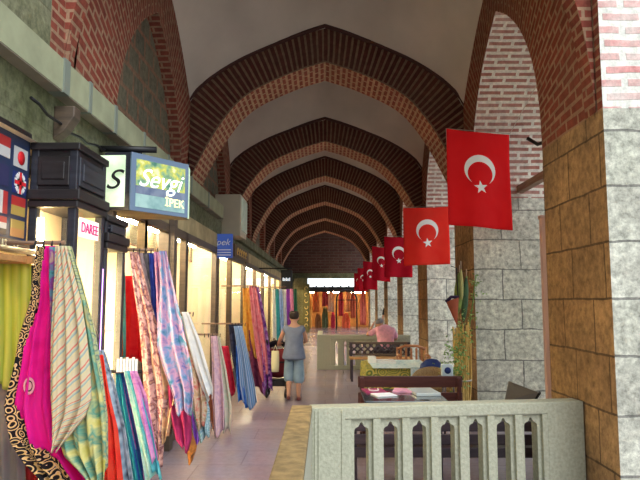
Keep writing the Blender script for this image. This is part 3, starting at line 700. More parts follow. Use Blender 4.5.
Bs=[('teal scarf at the left of the turquoise bundle',[(371,116,120),(410,117,127),(450,124,135),(500,130,146)],((.01,.16,.24),(.02,.28,.36))),
('dark blue scarf in the turquoise bundle',[(371,119,123),(410,123,131),(450,131,140),(500,138,148)],((.01,.04,.2),(.03,.1,.35))),
('magenta purple scarf in the turquoise bundle',[(371,121,126),(410,127,136),(450,135,145),(500,142,152)],((.45,.04,.4),(.65,.25,.55))),
('pale aqua scarf with white spots in the turquoise bundle',[(371,124,130),(400,130,142),(440,138,152),(479,145,161)],((.15,.58,.52),(.55,.75,.68))),
('turquoise scarf with white edge in the bundle under the card',[(371,127,132),(400,134,143),(440,142,154),(476,151,161)],((.02,.38,.5),(.15,.55,.62))),
('violet pink scarf at the right of the turquoise bundle',[(371,130,137),(395,136,146),(425,142,152),(462,150,158)],((.5,.12,.5),(.75,.35,.62)))]
for k,(l,r,c) in enumerate(Bs): scarf(l,4.22+.012*k if k<3 else 4.16-.01*k,r,two('bundle%d'%k,c[0],c[1],14),folds=1.5,amp=.012,slope=.1)
# C: big group under the box sign
hook(148,252,5.1,'iron pegged bracket under the box sign holding the floral scarves')
def lab3(*a): return a
Cs=[('orange plain cloth panel behind the floral scarves',5.5,[(277,111,121),(320,111,121),(360,111,122)],two('orange_cl',(.85,.16,.02),(.9,.25,.05)),1),
('red plain cloth panel behind the floral scarves',5.45,[(276,126,139),(320,126,141),(362,126,142)],two('red_cl',(.72,.0,.01),(.8,.02,.02)),1),
('grey pink patterned scarf at the left of the floral group',5.16,[(253,134,142),(290,139,150),(340,150,166),(380,156,176),(405,160,176)],fabric('greypink',[(.35,.25,.25),(.55,.42,.42),(.25,.18,.22)],'noise',12),2),
('dark olive scarf in the middle of the floral group',5.2,[(253,141,149),(300,146,158),(350,152,168),(400,160,176)],two('darkol',(.05,.06,.05),(.18,.15,.15),8),2),
('navy blue scarf in the middle of the floral group',5.1,[(253,149,158),(290,151,164),(330,152,170),(375,158,176)],two('navy_s',(.01,.02,.16),(.03,.06,.35),8),2),
('pale pink floral scarf reaching low at the left of the floral group',5.0,[(252,130,138),(285,133,145),(320,138,154),(360,141,161),(400,143,166),(430,146,162),(465,153,160)],fabric('pinkfloral',[(.68,.34,.32),(.75,.50,.45),(.22,.07,.10),(.72,.40,.26)],'noise',18),2),
('peach and brown printed scarf beside the pale pink one',5.05,[(330,150,160),(365,152,172),(390,156,178),(415,158,172),(440,161,167)],fabric('peachbrown',[(.75,.38,.2),(.85,.6,.35),(.3,.1,.06)],'noise',9),2),
('blue and pink floral scarf at the right of the floral group',4.95,[(251,159,166),(285,160,173),(320,158,181),(345,157,186),(368,163,191),(392,171,193),(414,176,190)],fabric('blueflor',[(.03,.22,.36),(.25,.36,.60),(.62,.36,.52),(.12,.16,.45)],'noise',12),2.5),
('dark printed scarf with brown flowers low behind the blue floral one',5.2,[(300,150,166),(340,152,172),(380,158,182),(410,160,180),(432,164,172)],fabric('darkprint',[(.02,.015,.03),(.08,.03,.05),(.30,.14,.06),(.03,.03,.08)],'noise',14),3),
('rose and lilac scarf between the navy scarf and the blue floral one',5.02,[(252,154,160),(290,156,165),(330,157,170),(352,160,168)],fabric('roselilac',[(.50,.12,.25),(.55,.3,.5),(.2,.08,.25)],'noise',12),2),
('maroon scarf hanging under the blue floral one',5.08,[(385,168,186),(415,170,190),(440,175,190),(450,182,187)],two('maroon',(.22,.01,.06),(.38,.03,.14)),2),
('dark orange pointed scarf tip below the maroon scarf',5.14,[(400,172,182),(430,176,190),(448,184,195),(462,187,191)],two('orangebr',(.02,.015,.02),(.55,.2,.04),7),1)]
for l,D,r,m,f in Cs: scarf(l,D,r,m,folds=f,amp=.025)
# D
hook(186,315,6.6,'iron bracket holding the white and aqua scarves')
Ds=[('white scarf with a sharp point on the second bracket',6.45,[(312,182,188),(340,187,199),(368,194,207),(388,201,212),(399,207,211)],two('whitesc',(.72,.75,.78),(.85,.86,.84),6),1.5),
('aqua and white lace scarf beside the white one',6.55,[(316,180,187),(345,182,195),(380,184,200),(410,190,208),(440,198,208)],fabric('aqualace',[(.12,.40,.44),(.60,.72,.72),(.28,.45,.60)],'ring',18),2),
('green and red printed scarf behind the aqua lace scarf',6.7,[(318,182,189),(350,185,197),(390,190,205),(412,196,207)],fabric('greenred',[(.12,.35,.2),(.7,.12,.1),(.75,.7,.5)],'noise',14),2),
('turquoise tasselled scarf at the left of the second bracket',6.75,[(322,178,186),(360,178,192),(400,182,196),(425,186,194)],two('turqtas',(.02,.25,.32),(.15,.5,.5),14),2),
('red and cream printed scarf end between the white and lace scarves',6.5,[(340,186,192),(375,190,202),(410,193,206),(428,197,203)],fabric('redcream',[(.60,.05,.06),(.70,.55,.40),(.45,.25,.1)],'noise',16),2),
('violet silk scarf tip low on the second bracket',6.62,[(395,193,203),(420,192,206),(442,195,201)],two('violet',(.22,.04,.6),(.4,.15,.8)),1)]
for l,D,r,m,f in Ds: scarf(l,D,r,m,folds=f,amp=.03)
# E
hook(214,336,7.8,'short bracket holding the lilac and pale green scarves')
for l,D,r,m in [('lilac pink scarf beside a pale green one',7.75,[(336,211,217),(365,212,221),(400,212,224),(434,214,224)],two('lilac',(.55,.35,.5),(.78,.55,.6),9)),
('pale sage green scarf beside the lilac pink one',7.8,[(336,214,219),(370,218,226),(405,220,231),(432,223,230)],two('sage',(.5,.58,.42),(.7,.6,.5),9)),
('russet brown scarf behind the lilac pink one',7.95,[(385,206,213),(410,207,215),(425,210,215)],two('russet',(.4,.1,.05),(.55,.2,.1)))]: scarf(l,D,r,m,folds=1.5,amp=.03)
# F
hook(240,325,9.2,'bracket holding the blue and black scarves by the crimson cloth')
for l,D,r,m in [('crimson cloth hung beside the blue striped scarf',9.6,[(346,217,228),(370,222,232),(392,226,235)],two('crimson',(.6,.01,.06),(.75,.04,.1))),
('black scarf on the blue scarf bracket',9.25,[(324,229,240),(350,231,241),(380,236,246),(400,240,248)],two('blackblue',(.01,.01,.02),(.05,.06,.12))),
('blue and white striped scarf on the third bracket',9.15,[(326,234,242),(355,238,248),(385,240,254),(406,243,257)],fabric('bluest',[(.05,.15,.5),(.65,.72,.8),(.1,.3,.65),(.3,.45,.5)],'stripe',9)),
('vivid blue scarf low on the third bracket',9.2,[(345,236,242),(380,236,246),(404,238,250)],two('vblue',(.01,.08,.5),(.05,.2,.7)))]: scarf(l,D,r,m,folds=2,amp=.035)
# G
hook(254,287,10.9,'bracket holding the orange and coral scarves before the walking person')
for l,D,r,m in [('orange yellow scarf on the fourth bracket',11.0,[(288,243,252),(320,243,255),(355,243,258)],two('orangey',(.75,.3,.04),(.85,.5,.1))),
('coral pink scarf on the fourth bracket',10.9,[(286,249,256),(320,252,262),(355,256,267),(378,260,268)],two('coral',(.7,.12,.18),(.8,.3,.35))),
('purple and navy printed scarf on the fourth bracket',10.95,[(287,254,259),(325,258,266),(360,261,271),(392,262,272)],fabric('purpnavy',[(.03,.03,.2),(.35,.08,.4),(.5,.4,.7)],'noise',12)),
('dark plum scarf under the coral one',11.05,[(330,247,258),(360,250,264),(390,254,268)],two('plum',(.10,.01,.05),(.25,.05,.12)))]: scarf(l,D,r,m,folds=2,amp=.035)
# H
hook(284,288,15.0,'far bracket holding a row of narrow scarves near the black sign')
HC=[('white',(.75,.75,.72)),('teal',(.05,.35,.4)),('light blue',(.35,.5,.75)),('pale grey',(.6,.6,.62)),('purple',(.3,.06,.45)),('rose pink',(.75,.3,.45)),('dark green',(.03,.14,.08))]
for k,(n_,c) in enumerate(HC):
    x=272+3.6*k
    scarf('narrow %s scarf in the far row near the black sign'%n_,15+.05*k,[(289,x,x+3),(315,x-.5,x+4),(342-3*(k%3),x,x+5)],two('far%d'%k,c,tuple(min(1,v*1.3) for v in c)),folds=1,amp=.03,group='narrow scarves near the black sign')
# goods inside the windows: garments on hangers
rnd=random.Random(5)
cols=[('ochre',(.7,.45,.12)),('terracotta',(.6,.2,.1)),('cream',(.8,.7,.5)),('dusty rose',(.6,.3,.25)),('olive',(.3,.3,.1)),('brown',(.3,.13,.06)),('teal',(.08,.3,.3)),('crimson',(.55,.03,.05))]
def cloth(x,y,z,w,h,mat,label,group,name='hanging_garment',cat='garment'):
    mb=MB(); rows=[]
    for i in range(9):
        t=i/8; row=[]
        ww=w*(.3+.7*min(1,t*4))*(1+.15*t)
        for j in range(11):
            u=j/10-.5; row.append((x+.03*math.sin(u*16+y*5)*(.3+t),y+u*ww,z-h*t-.03*abs(u)*(1-t)))
        rows.append(row)
    mb.grid(rows,lambda i,j:(j/10*w,i/8*h)); o=mb.build(name,mat,solid=.01); return tag(o,label,cat,group)
gm=[two('gm%d'%i,c,tuple(min(1,v*1.3+.03) for v in c)) for i,(n_,c) in enumerate(cols)]
for k,(a,b,s) in enumerate(UN[:8]):
    n_=2 if b-a<1 else 4
    for j in range(n_):
        i=(k*3+j*2)%8
        cloth(-2.55-.15*(j%2),a+(b-a)*(j+.5)/n_,2.15,.42 if b-a<1.2 else .5,.9+.3*rnd.random(),gm[i],'garment on show behind the glass of a lit shop window','garments behind the shop windows')
# ------------------------------------------------------------------ stone balustrade in front
def balustrade(name,label,L,Ht,T,post,openings,pitch,first,ow,ztip,zrec,loc,rz,endpost=0,groove=True,cat='balustrade'):
    """panel runs along local +x from 0..L, front face at local y=0 (towards -y)"""
    root=thing(name,label,cat,loc)
    Mx=Matrix.Rotation(rz,4,'Z'); Mx.translation=Vector(loc)
    mb=MB()
    def F(p,y): return Mx@Vector((p[0],y,p[1]))
    # arch outline of one opening centred at cx (bottom to tip)
    def outline(cx,w,zt):
        pts=[(cx-w,.10)]
        prof=[(1,-.085),(.98,-.066),(.90,-.052),(.68,-.042),(.42,-.036),(.30,-.024),(.16,-.007),(0,0)]
        l=[(cx-w*a,zt+b) for a,b in prof]; r=[(cx+w*a,zt+b) for a,b in reversed(prof[:-1])]
        return [(cx-w,.10)]+l+r+[(cx+w,.10)]
    xs=0
    cells=[(first+pitch*k) for k in range(openings)]
    for y in (0.035,T-.035):   # recessed panel faces, pierced
        for cx in cells:
            rw=pitch*.5
            o=outline(cx,ow/2,ztip); 
            top=[(cx-rw,zrec),(cx+rw,zrec)]
            # left strip, right strip, and fans to the top
            n=len(o); mid=n//2
            mb.face([F((cx-rw,.10),y),F(o[0],y),F(o[1],y),F((cx-rw,o[1][1]),y)]); mb.face([F(o[-1],y),F((cx+rw,.10),y),F((cx+rw,o[-2][1]),y),F(o[-2],y)])
            for i in range(1,n-2):
                a,b=o[i],o[i+1]; mb.face([F(a,y),F(b,y),F((b[0],zrec),y),F((a[0],zrec),y)])
            mb.face([F((cx-rw,o[1][1]),y),F(o[1],y),F((o[1][0],zrec),y),F((cx-rw,zrec),y)]); mb.face([F(o[-2],y),F((cx+rw,o[-2][1]),y),F((cx+rw,zrec),y),F((o[-2][0],zrec),y)])
    for cx in cells:
        o=outline(cx,ow/2,ztip)
        for a,b in zip(o,o[1:]): mb.face([F(a,.035),F(b,.035),F(b,T-.035),F(a,T-.035)])
        mb.face([F(o[0],.035),F(o[-1],.035),F(o[-1],T-.035),F(o[0],T-.035)])
    mb.build('pierced_panel',M['rail'],root)
    # mullions standing proud between the openings
    fw=.032
    edges=[0]+[c for c in cells]+[L]
    for k in range(openings+1):
        a=(cells[k-1]+ow/2+fw) if k>0 else first-ow/2-fw-.03
        b=(cells[k]-ow/2-fw) if k<openings else L-endpost
        if k==0: a=post
        m=MB(); m.box(a,b,0,T,.10,zrec,mat=Mx); m.build('mullion',M['rail'],root)
    m=MB(); m.box(0,L,-.0,T,zrec,Ht,mat=Mx); m.build('top_rail',M['rail'],root,bevel=.012)
    m=MB(); m.box(0,L,-.0,T,0,.10,mat=Mx); m.build('plinth',M['rail'],root,bevel=.01)
    m=MB(); m.box(0,post,-.002,T+.002,.0,Ht-.001,mat=Mx)
    if groove:
        for x in (.018,.048): m.box(x,x+.016,-.012,.0,.02,Ht-.02,mat=Mx)
        m.box(post-.03,post-.016,-.010,.0,.02,Ht-.02,mat=Mx)
    m.build('post',M['rail'],root,bevel=.008)
    if endpost:
        m=MB(); m.box(L-endpost,L,-.002,T+.002,0,Ht-.001,mat=Mx); m.build('end_post',M['rail'],root,bevel=.008)
    return root
pL=at(312,408,4.87); zt=pL.z
pR=at(578,400,5.22)
ang=math.atan2(5.22-4.87,2.19-pL.x); LL=math.hypot(5.22-4.87,2.19-pL.x)
def xl(px):   # local x of a pixel column on the front face
    r=ray(px,430); s=r[0]/r[1]
    # point (pL.x+c t, 4.87+s t)
    return (s*4.87-pL.x)/(math.cos(ang)-s*math.sin(ang))
c1=(xl(355)+xl(369.5))/2; c7=(xl(526)+xl(539.5))/2
balustrade('stone_balustrade','carved pale stone balustrade with seven pointed openings in front of the benches',LL,zt,.17,xl(345),7,(c7-c1)/6,c1,.118,at(362,423,4.93).z,at(362,419.5,4.93).z,(pL.x,4.87,0),ang,endpost=LL-xl(548))
# return towards the camera
mb=MB(); mb.box(pL.x-.155,pL.x+.0,2.2,4.99,0,zt-.002); o=mb.build('side_balustrade',M['rail']); m=MB(); m.box(pL.x-.165,pL.x+.0,2.2,4.93,zt-.03,zt+.012); r=m.build('coping',plain('ochre_worn_warmlit_stone',(.27,.19,.085),.85,var=.35,scale=14,bump=.3),o,bevel=.01); r.matrix_parent_inverse=Matrix.Identity(4); r['label']='worn ochre coping with warm reflected light in its colour'; tag(o,'plain solid stone balustrade wall running towards the camera from the pierced one','balustrade')  # coping colour holds worn ochre plus warm light reflected off the top
# far balustrade
q=at(317,335,15.4)
balustrade('stone_balustrade','distant pale stone balustrade closing the seating area behind the lattice bench',2.17-q.x,q.z,.16,.35,8,.22,.50,.07,q.z-.14,q.z-.11,(q.x,15.4,0),0,endpost=.1,groove=False)
mb=MB(); mb.box(q.x,q.x+.14,15.57,17.6,0,q.z-.002); o=mb.build('side_balustrade',M['rail'],bevel=.01); tag(o,'solid stone balustrade wall running away beyond the distant pierced one','balustrade')
# ------------------------------------------------------------------ benches
def bench(label,x0,x1,y,face,Ht,seat,depth,mat,nb,name='wooden_bench',rz=0,slat=.07,seatn=3,gap=.045,lattice=None):
    """face=-1: sitter looks at camera (seat nearer the camera); +1 seat beyond the back"""
    t=thing(name,label,'bench',((x0+x1)/2,y,0)); f=face
    z=Ht
    if lattice is None:
        for k in range(nb):
            h=slat; yy=y-f*.02*k*0
            m=MB(); m.box(x0,x1,y-.014,y+.014,z-h,z); m.build('back_slat',mat,t,bevel=.005); z-=h+gap
    ds=depth/seatn
    for k in range(seatn):
        a=y+f*(.05+ds*k); b=a+f*(ds-.02)
        m=MB(); m.box(x0,x1,min(a,b),max(a,b),seat-.03,seat); m.build('seat_slat',M['oak'] if lattice else mat,t,bevel=.004)
    for x in (x0+.02,x1-.07):
        m=MB(); m.box(x,x+.05,y-.02+f*.035,y+.02+f*.035,0,Ht-.015); m.build('leg',mat,t,bevel=.005)
        yy=y+f*(depth+.0); m=MB(); m.box(x,x+.05,yy-.025,yy+.025,0,seat-.03); m.build('leg',mat,t,bevel=.005)
        m=MB(); a,b=sorted((y+f*.05,yy)); m.box(x+.01,x+.04,a,b,seat-.09,seat-.031); m.build('seat_rail',mat,t)
    return t
b1=bench('dark slatted bench with its back to the balustrade, seen through its openings',.22,2.14,5.62,1,.765,.40,.42,M['benchblk'],4,slat=.088,gap=.028)
p=at(358,376,7.3); p2=at(462,376,7.3)
b2=bench('dark red wooden bench behind the glass topped table',p.x,p2.x,7.3,-1,p.z,.44,.38,M['benchred'],3,slat=.13,gap=.06)
# lattice bench
p=at(349,342,13.6); p2=at(410,342,13.6); q=at(349,357,13.6)
t=bench('dark bench with a diamond lattice back and honey coloured seat in the middle distance',p.x,p2.x,13.6,-1,p.z,.50,.42,M['benchblk'],0,lattice=1)
m=MB(); m.box(p.x,p2.x,13.58,13.62,p.z-.05,p.z); m.box(p.x,p2.x,13.58,13.62,.52,.56); m.build('back_frame',M['shopwood'],t)
m=MB(); n=9; h=p.z-.05-.56; w=p2.x-p.x
for k in range(-4,n+1):
    for s in (0,1):
        dx=w/n; x0=p.x+dx*k; x1=x0+dx*1.5; a=x0 if s==0 else x1; b=x1 if s==0 else x0
        # clip to the frame
        def cl(xa,za,xb,zb):
            pts=[]
            for (xx,zz,xo,zo) in((xa,za,xb,zb),(xb,zb,xa,za)):
                if xx<p.x: tt=(p.x-xx)/(xo-xx); xx,zz=p.x,zz+(zo-zz)*tt
                if xx>p2.x: tt=(p2.x-xx)/(xo-xx); xx,zz=p2.x,zz+(zo-zz)*tt
                pts.append((xx,13.6+.006*s,zz))
            return pts
        if max(a,b)<=p.x or min(a,b)>=p2.x: continue
        m.tube(cl(a,.56,b,p.z-.05),.02,4)
m.build('lattice',M['benchblk'],t)
# ------------------------------------------------------------------ tables
def table(name,label,x0,x1,y0,y1,z,topm,legm,th=.03,cat='table'):
    t=thing(name,label,cat,((x0+x1)/2,(y0+y1)/2,0))
    m=MB(); m.box(x0,x1,y0,y1,z-th,z); m.build('tabletop',topm,t,bevel=.006)
    m=MB(); m.box(x0+.05,x1-.05,y0+.05,y1-.05,z-th-.07,z-th); m.build('apron',legm,t)
    for x in (x0+.06,x1-.11):
        for y in (y0+.06,y1-.11):
            m=MB(); m.box(x,x+.05,y,y+.05,0,z-th-.07); m.build('leg',legm,t,bevel=.004)
    return t
a=at(368,401,6.05); b=at(449,401,6.05); zz=a.z
darkglass=plain('dark_glass_top',(.05,.06,.07),.08,spec=.9)
table('cafe_table','low dark table with a reflective glass top just behind the balustrade',a.x-.03,b.x,6.05,6.86,zz,darkglass,M['benchblk'])
def flat(name,label,cat,x0,x1,y0,y1,z,h,mat,rz=0,group=None):
    m=MB(); R=Matrix.Translation(((x0+x1)/2,(y0+y1)/2,z+.001))@Matrix.Rotation(rz,4,'Z'); w=(x1-x0)/2; d=(y1-y0)/2
    m.box(-w,w,-d,d,0,h,mat=R); o=m.build(name,mat,bevel=min(.003,h*.3)); return tag(o,label,cat,group)
flat('paper_sheet','white folded paper lying on the glass table top','paper',a.x+.08,a.x+.30,6.30,6.5,zz,.012,M['paper'],.3)
flat('magazine','pink and white magazine on the glass table top','magazine',a.x+.32,a.x+.60,6.55,6.78,zz,.02,plain('pink_print',(.75,.35,.5),.5,var=.3,scale=14),-.2)
flat('glass_tray','pale glass tray at the right of the glass table top','tray',a.x+.50,a.x+.76,6.35,6.75,zz,.03,plain('pale_tray',(.55,.62,.62),.2),.1)
m=MB(); m.box(-.11,.11,-.14,.14,0,.012,mat=Matrix.Translation((a.x+.11,6.68,zz+.001))@Matrix.Rotation(.15,4,'Z')); o=m.build('magenta_folder',plain('magenta_card',(.35,.03,.12),.5)); tag(o,'dark magenta folder with a white horseshoe mark on the glass table','folder')
m=MB(); pts=[Vector((a.x+.11+.05*math.cos(v),6.68+.07*math.sin(v),zz+.016)) for v in [PI+ .0+PI*k/10 for k in range(11)]]; pts=[Vector((a.x+.06,6.78,zz+.016))]+pts+[Vector((a.x+.16,6.78,zz+.016))]; m.tube(pts,.008,6); r=m.build('horseshoe_mark',M['white'],o); r.matrix_parent_inverse=Matrix.Identity(4)
# cloth covered table
a=at(366,366,8.9); b=at(430,366,8.9); zz=.76
a=at(366,368,9.2); b=at(430,368,9.2)
zz=a.z
t=table('garden_table','table under a yellow green floral cloth beyond the dark red bench',a.x+.05,b.x-.05,9.25,10.3,zz-.01,M['shopwood'],M['shopwood'])
def drape(name,label,x0,x1,y0,y1,z,drop,mat):
    m=MB(); 
    def P(u,v):
        x=x0+(x1-x0)*u; y=y0+(y1-y0)*v; return x,y
    rows=[]; n=28
    ring=[]
    for k in range(4*n):
        s,q=divmod(k,n); f=q/n
        u,v=[(f,0),(1,f),(1-f,1),(0,1-f)][s]; ring.append((u,v))
    nx=[(0,-1),(1,0),(0,1),(-1,0)]
    top=[Vector((x0+(x1-x0)*u,y0+(y1-y0)*v,z)) for u,v in ring]
    rows=[top]
    for d in (.02,.1,.22,drop):
        row=[]
        for k,(u,v) in enumerate(ring):
            s=k//n; w=.018*math.sin(k*1.1)*(d/drop)+.012+.05*d
            nn=nx[s]; row.append(Vector((x0+(x1-x0)*u+nn[0]*w,y0+(y1-y0)*v+nn[1]*w,z-d+.012*math.sin(k*.5))))
        rows.append(row)
    def uvf(i,j): return ((j%(4*n))/n*(x1-x0), i*.1)
    m.grid(rows,uvf,closed=True)
    m.face(top,[(p.x,p.y) for p in top])
    o=m.build(name,mat); return tag(o,label,'tablecloth')
floral=fabric('yellow_green_floral',[(.50,.36,.04),(.62,.50,.10),(.07,.13,.03),(.20,.24,.05),(.60,.50,.22)],'ring',8,trans=0)
drape('tablecloth','yellow and green floral tablecloth hanging over the table behind the dark red bench',a.x,b.x,9.2,10.35,zz,.34,floral)
blueflo=fabric('blue_white_lace',[(.55,.75,.75),(.80,.90,.88),(.25,.50,.60)],'noise',14,trans=0)
m=MB(); m.box(a.x+.10,b.x+.03,9.19,10.37,zz+.003,zz+.010); m.box(b.x-.30,b.x+.03,9.13,9.14,zz-.24,zz+.010); m.box(a.x+.10,b.x+.03,9.13,9.2,zz+.003,zz+.010); m.box(b.x+.028,b.x+.034,9.16,10.37,zz-.2,zz+.008); o=m.build('table_runner',blueflo,weld=False); tag(o,'pale blue and white cloth laid over the top and right end of the floral tablecloth','tablecloth')
flat('white_tray','long white tray of papers on the floral tablecloth','tray',a.x+.22,b.x-.45,9.7,10.1,zz+.012,.035,M['white'])
flat('white_box','small white box at the left end of the tray on the floral tablecloth','box',a.x+.08,a.x+.2,9.75,9.95,zz+.012,.10,M['white'])
# wooden armchair beyond the cloth table
def armchair(name,label,x,y,w,d,seat,Ht,mat,cush=None):
    t=thing(name,label,'chair',(x,y,0))
    m=MB(); m.box(x-w/2,x+w/2,y-d/2,y+d/2,seat-.04,seat); m.build('seat',mat,t,bevel=.01)
    for sx in(-1,1):
        for sy in(-1,1):
            m=MB(); hh=Ht if sy>0 else seat+.2; m.tube([(x+sx*(w/2-.03),y+sy*(d/2-.03),0),(x+sx*(w/2-.03),y+sy*(d/2-.03),hh)],.022,8); m.build('leg',mat,t)
        m=MB(); m.tube([(x+sx*(w/2-.03),y-d/2+.0,seat+.2),(x+sx*(w/2-.03),y,seat+.225),(x+sx*(w/2-.03),y+d/2-.03,seat+.2)],.025,8); m.build('armrest',mat,t)
    m=MB(); m.tube([(x-w/2+.03,y+d/2-.03,Ht-.04),(x-w*.2,y+d/2-.01,Ht+.02),(x+w*.2,y+d/2-.01,Ht+.02),(x+w/2-.03,y+d/2-.03,Ht-.04)],.028,8); m.build('top_rail',mat,t)
    for k in range(5):
        m=MB(); xx=x-w/2+w*(k+1)/6; m.box(xx-.02,xx+.02,y+d/2-.035,y+d/2-.02,seat,Ht-.02); m.build('back_slat',mat,t)
    if cush:
        m=MB(); m.lathe((x,y,seat+.002),[(0,0),(w*.36,0),(w*.40,.03),(w*.36,.07),(0,.085)],16); m.build('cushion',cush,t)
    return t
p=at(413,348,11.9); armchair('wooden_armchair','reddish wooden armchair between the lattice bench and the floral table',p.x,11.9,.62,.55,.46,p.z,M['redwood'])
p=at(427,361,8.75)
bluec=plain('dark_blue_cloth',(.015,.035,.16),.7)
wick=wood('wicker',(.22,.13,.05),(.42,.28,.13),.7,scale=9,axis=(8,8,8))
p=at(436,366,8.35)
t=thing('wicker_chair','round backed wicker chair at the right end of the floral table','chair',(p.x-.03,8.3,0))
cx,cy=p.x-.03,8.28
m=MB(); m.lathe((cx,cy,0),[(0,.40),(.25,.40),(.27,.43),(.25,.46),(0,.46)],20); m.build('seat',wick,t)
m=MB(); rows=[]
for i in range(6):
    row=[]
    for j in range(25):
        an=PI*.05+PI*1.25*j/24-PI*.2; hh=.46+(.16+.20*math.sin(max(0,min(PI,an+.0))))*i/5; row.append((cx+.29*math.cos(an)*(1+.02*i),cy+.27*math.sin(an)*(1+.02*i),hh))
    rows.append(row)
m.grid(rows,lambda i,j:(j*.04,i*.06)); m.build('wrapped_back',wick,t,solid=.02)
for sx in(-1,1):
    for sy in(-1,1): m=MB(); m.tube([(cx+sx*.17,cy+sy*.17,0),(cx+sx*.19,cy+sy*.19,.41)],.018,8); m.build('leg',wick,t)
p=at(432,365,9.0)
m=MB(); m.lathe((p.x,9.05,0),[(0,.462),(.13,.465),(.19,.53),(.205,.66),(.17,.80),(.09,.87),(0,.885)],18,sy=.8); 
for v in m.bm.verts: v.co+=Vector((noise.noise(v.co*4),noise.noise(v.co*4+Vector((5,0,0))),0))*.035
o=m.build('backpack',bluec); 
tag(o,'dark blue backpack on a stool beside the floral table','backpack')
t=thing('wooden_stool','small wooden stool under the dark blue backpack','stool',(p.x,9.05,0))
m=MB(); m.lathe((p.x,9.05,.43),[(0,0),(.20,0),(.20,.03),(0,.03)],20); m.build('seat',M['shopwood'],t)
for k in range(4):
    an=PI/4+k*PI/2; m=MB(); m.tube([(p.x+.19*math.cos(an),9.05+.19*math.sin(an),0),(p.x+.14*math.cos(an),9.05+.14*math.sin(an),.43)],.017,8); m.build('leg',M['shopwood'],t)
# small plant stand with a blue and white tin
p=at(447,376,7.85); zs=p.z
t=thing('plant_stand','thin dark stand carrying the blue and white tin','stand',(p.x,7.85,0))
m=MB(); m.lathe((p.x,7.85,zs-.02),[(0,0),(.12,0),(.12,.02),(0,.02)],16); m.build('tray',M['benchblk'],t)
for k in range(3):
    an=k*2*PI/3; m=MB(); m.tube([(p.x+.13*math.cos(an),7.85+.13*math.sin(an),0),(p.x+.07*math.cos(an),7.85+.07*math.sin(an),zs-.02)],.012,6); m.build('leg',M['benchblk'],t)
t=thing('tin_box','small blue and white tin beside the dried stalks','tin',(p.x,7.85,zs))
m=MB(); m.box(p.x-.07,p.x+.07,7.80,7.90,zs,zs+.15); m.build('body',plain('pale_blue_tin',(.55,.68,.75),.35),t,bevel=.01)
m=MB(); m.lathe((0,0,0),[(0,0),(.042,0),(.042,.006),(0,.006)],16,mat=Matrix.Translation((p.x,7.80,zs+.075))@Matrix.Rotation(PI/2,4,'X')); m.build('round_mark',bluec,t)
# grey tilted chair back right of the seating area
t=thing('folding_chair','grey metal folding chair with a tilted back by the stone pier','chair',(1.95,6.5,0))
c=[at(509,381,6.35),at(505,400,6.55),at(533,404,6.55),at(540,393,6.3)]
n=(c[1]-c[0]).cross(c[2]-c[0]).normalized()
m=MB(); m.prism([0,1,2,3],lambda i:c[i],lambda i:c[i]+Vector((0,.02,0))); m.build('backrest',plain('warm_grey_metal',(.32,.31,.27),.5,metal=.2),t,bevel=.004)
m=MB(); m.box(1.75,2.1,6.6,6.95,.42,.45); m.build('seat',M['benchblk'],t,bevel=.01)
m=MB(); m.tube([c[3]+Vector((.0,.01,0)),c[2]+Vector((0,.01,-.0)),(2.12,6.6,.43)],.014,8); m.build('side_rail',M['black'],t)
for x,y in((1.78,6.62),(2.08,6.62),(1.78,6.92),(2.08,6.92)): m=MB(); m.tube([(x,y,.42),(x,y+(.06 if y>6.8 else -.06),0)],.012,8); m.build('leg',M['black'],t)
# crate behind the openings
# ------------------------------------------------------------------ flags on a string
def flag(label,D,px0,px1,yt,yb,mat,yt1=None,ytl=None,ph=0.,group='red flags with a white crescent and star along the colonnade'):
    a=at(px0,yt,D); b=at(px1,yt1 or yt,D); W=b.x-a.x; Hh=a.z-at(px0,yb,D).z
    t=thing('crescent_flag',label,'flag',((a.x+b.x)/2,D,a.z))
    def S(u,v):  # u 0..1 across, v 0..1 down
        return Vector((a.x+W*u-.02*v*0,D+.035*math.sin(2.6*u*PI+ph+v*1.2)*(.25+.75*v)+.02*math.sin(5*v+ph)+.06*(u-.5),a.z+(b.z-a.z)*u-Hh*v-.012*math.sin(u*PI)*(1-v)))
    m=MB(); m.grid([[S(j/24,i/30) for j in range(25)] for i in range(31)],lambda i,j:(j/24,i/30)); m.build('cloth',mat,t,solid=.003)
    def emb(poly,name):
        m=MB()
        for s in (-1,1):
            off=Vector((0,.0035*s,0))
            for q in poly: m.face([S(u,v)+off for u,v in q],smooth=True)
        m.build(name,M['flagw'],t,fixn=False)
    # crescent opening downwards, star under it, both in width units
    r=W/Hh
    cu,cv,R=.52,.40*1.0,.245
    pol=[]
    n=36; R2=R*.80; dv=R*.25
    # outer circle centre (0,0), inner centre (0,+dv) (down)
    th=math.acos(max(-1,min(1,(R*R-R2*R2+dv*dv)/(2*dv*R))))   # angle from straight down where circles meet
    thi=math.acos(max(-1,min(1,((R*R-R2*R2-dv*dv)/(2*dv*R2)))))
    def po(k): an=th+(2*PI-2*th)*k/n; return (R*math.sin(an),R*math.cos(an))
    def pi_(k): an=thi+(2*PI-2*thi)*k/n; return (R2*math.sin(an),dv+R2*math.cos(an))
    U=lambda p:(cu+p[0],cv+p[1]*r)
    for k in range(n): pol.append([U(po(k)),U(po(k+1)),U(pi_(k+1)),U(pi_(k))])
    emb(pol,'crescent')
    sr=R*.46; sv=R*1.13; pts=[]
    for k in range(10):
        an=PI+k*PI/5+.12; q=sr if k%2==0 else sr*.40; pts.append((q*math.sin(an),sv+q*math.cos(an)))
    emb([[U((0,sv)),U(pts[k]),U(pts[(k+1)%10])] for k in range(10)],'star')
    return a,b
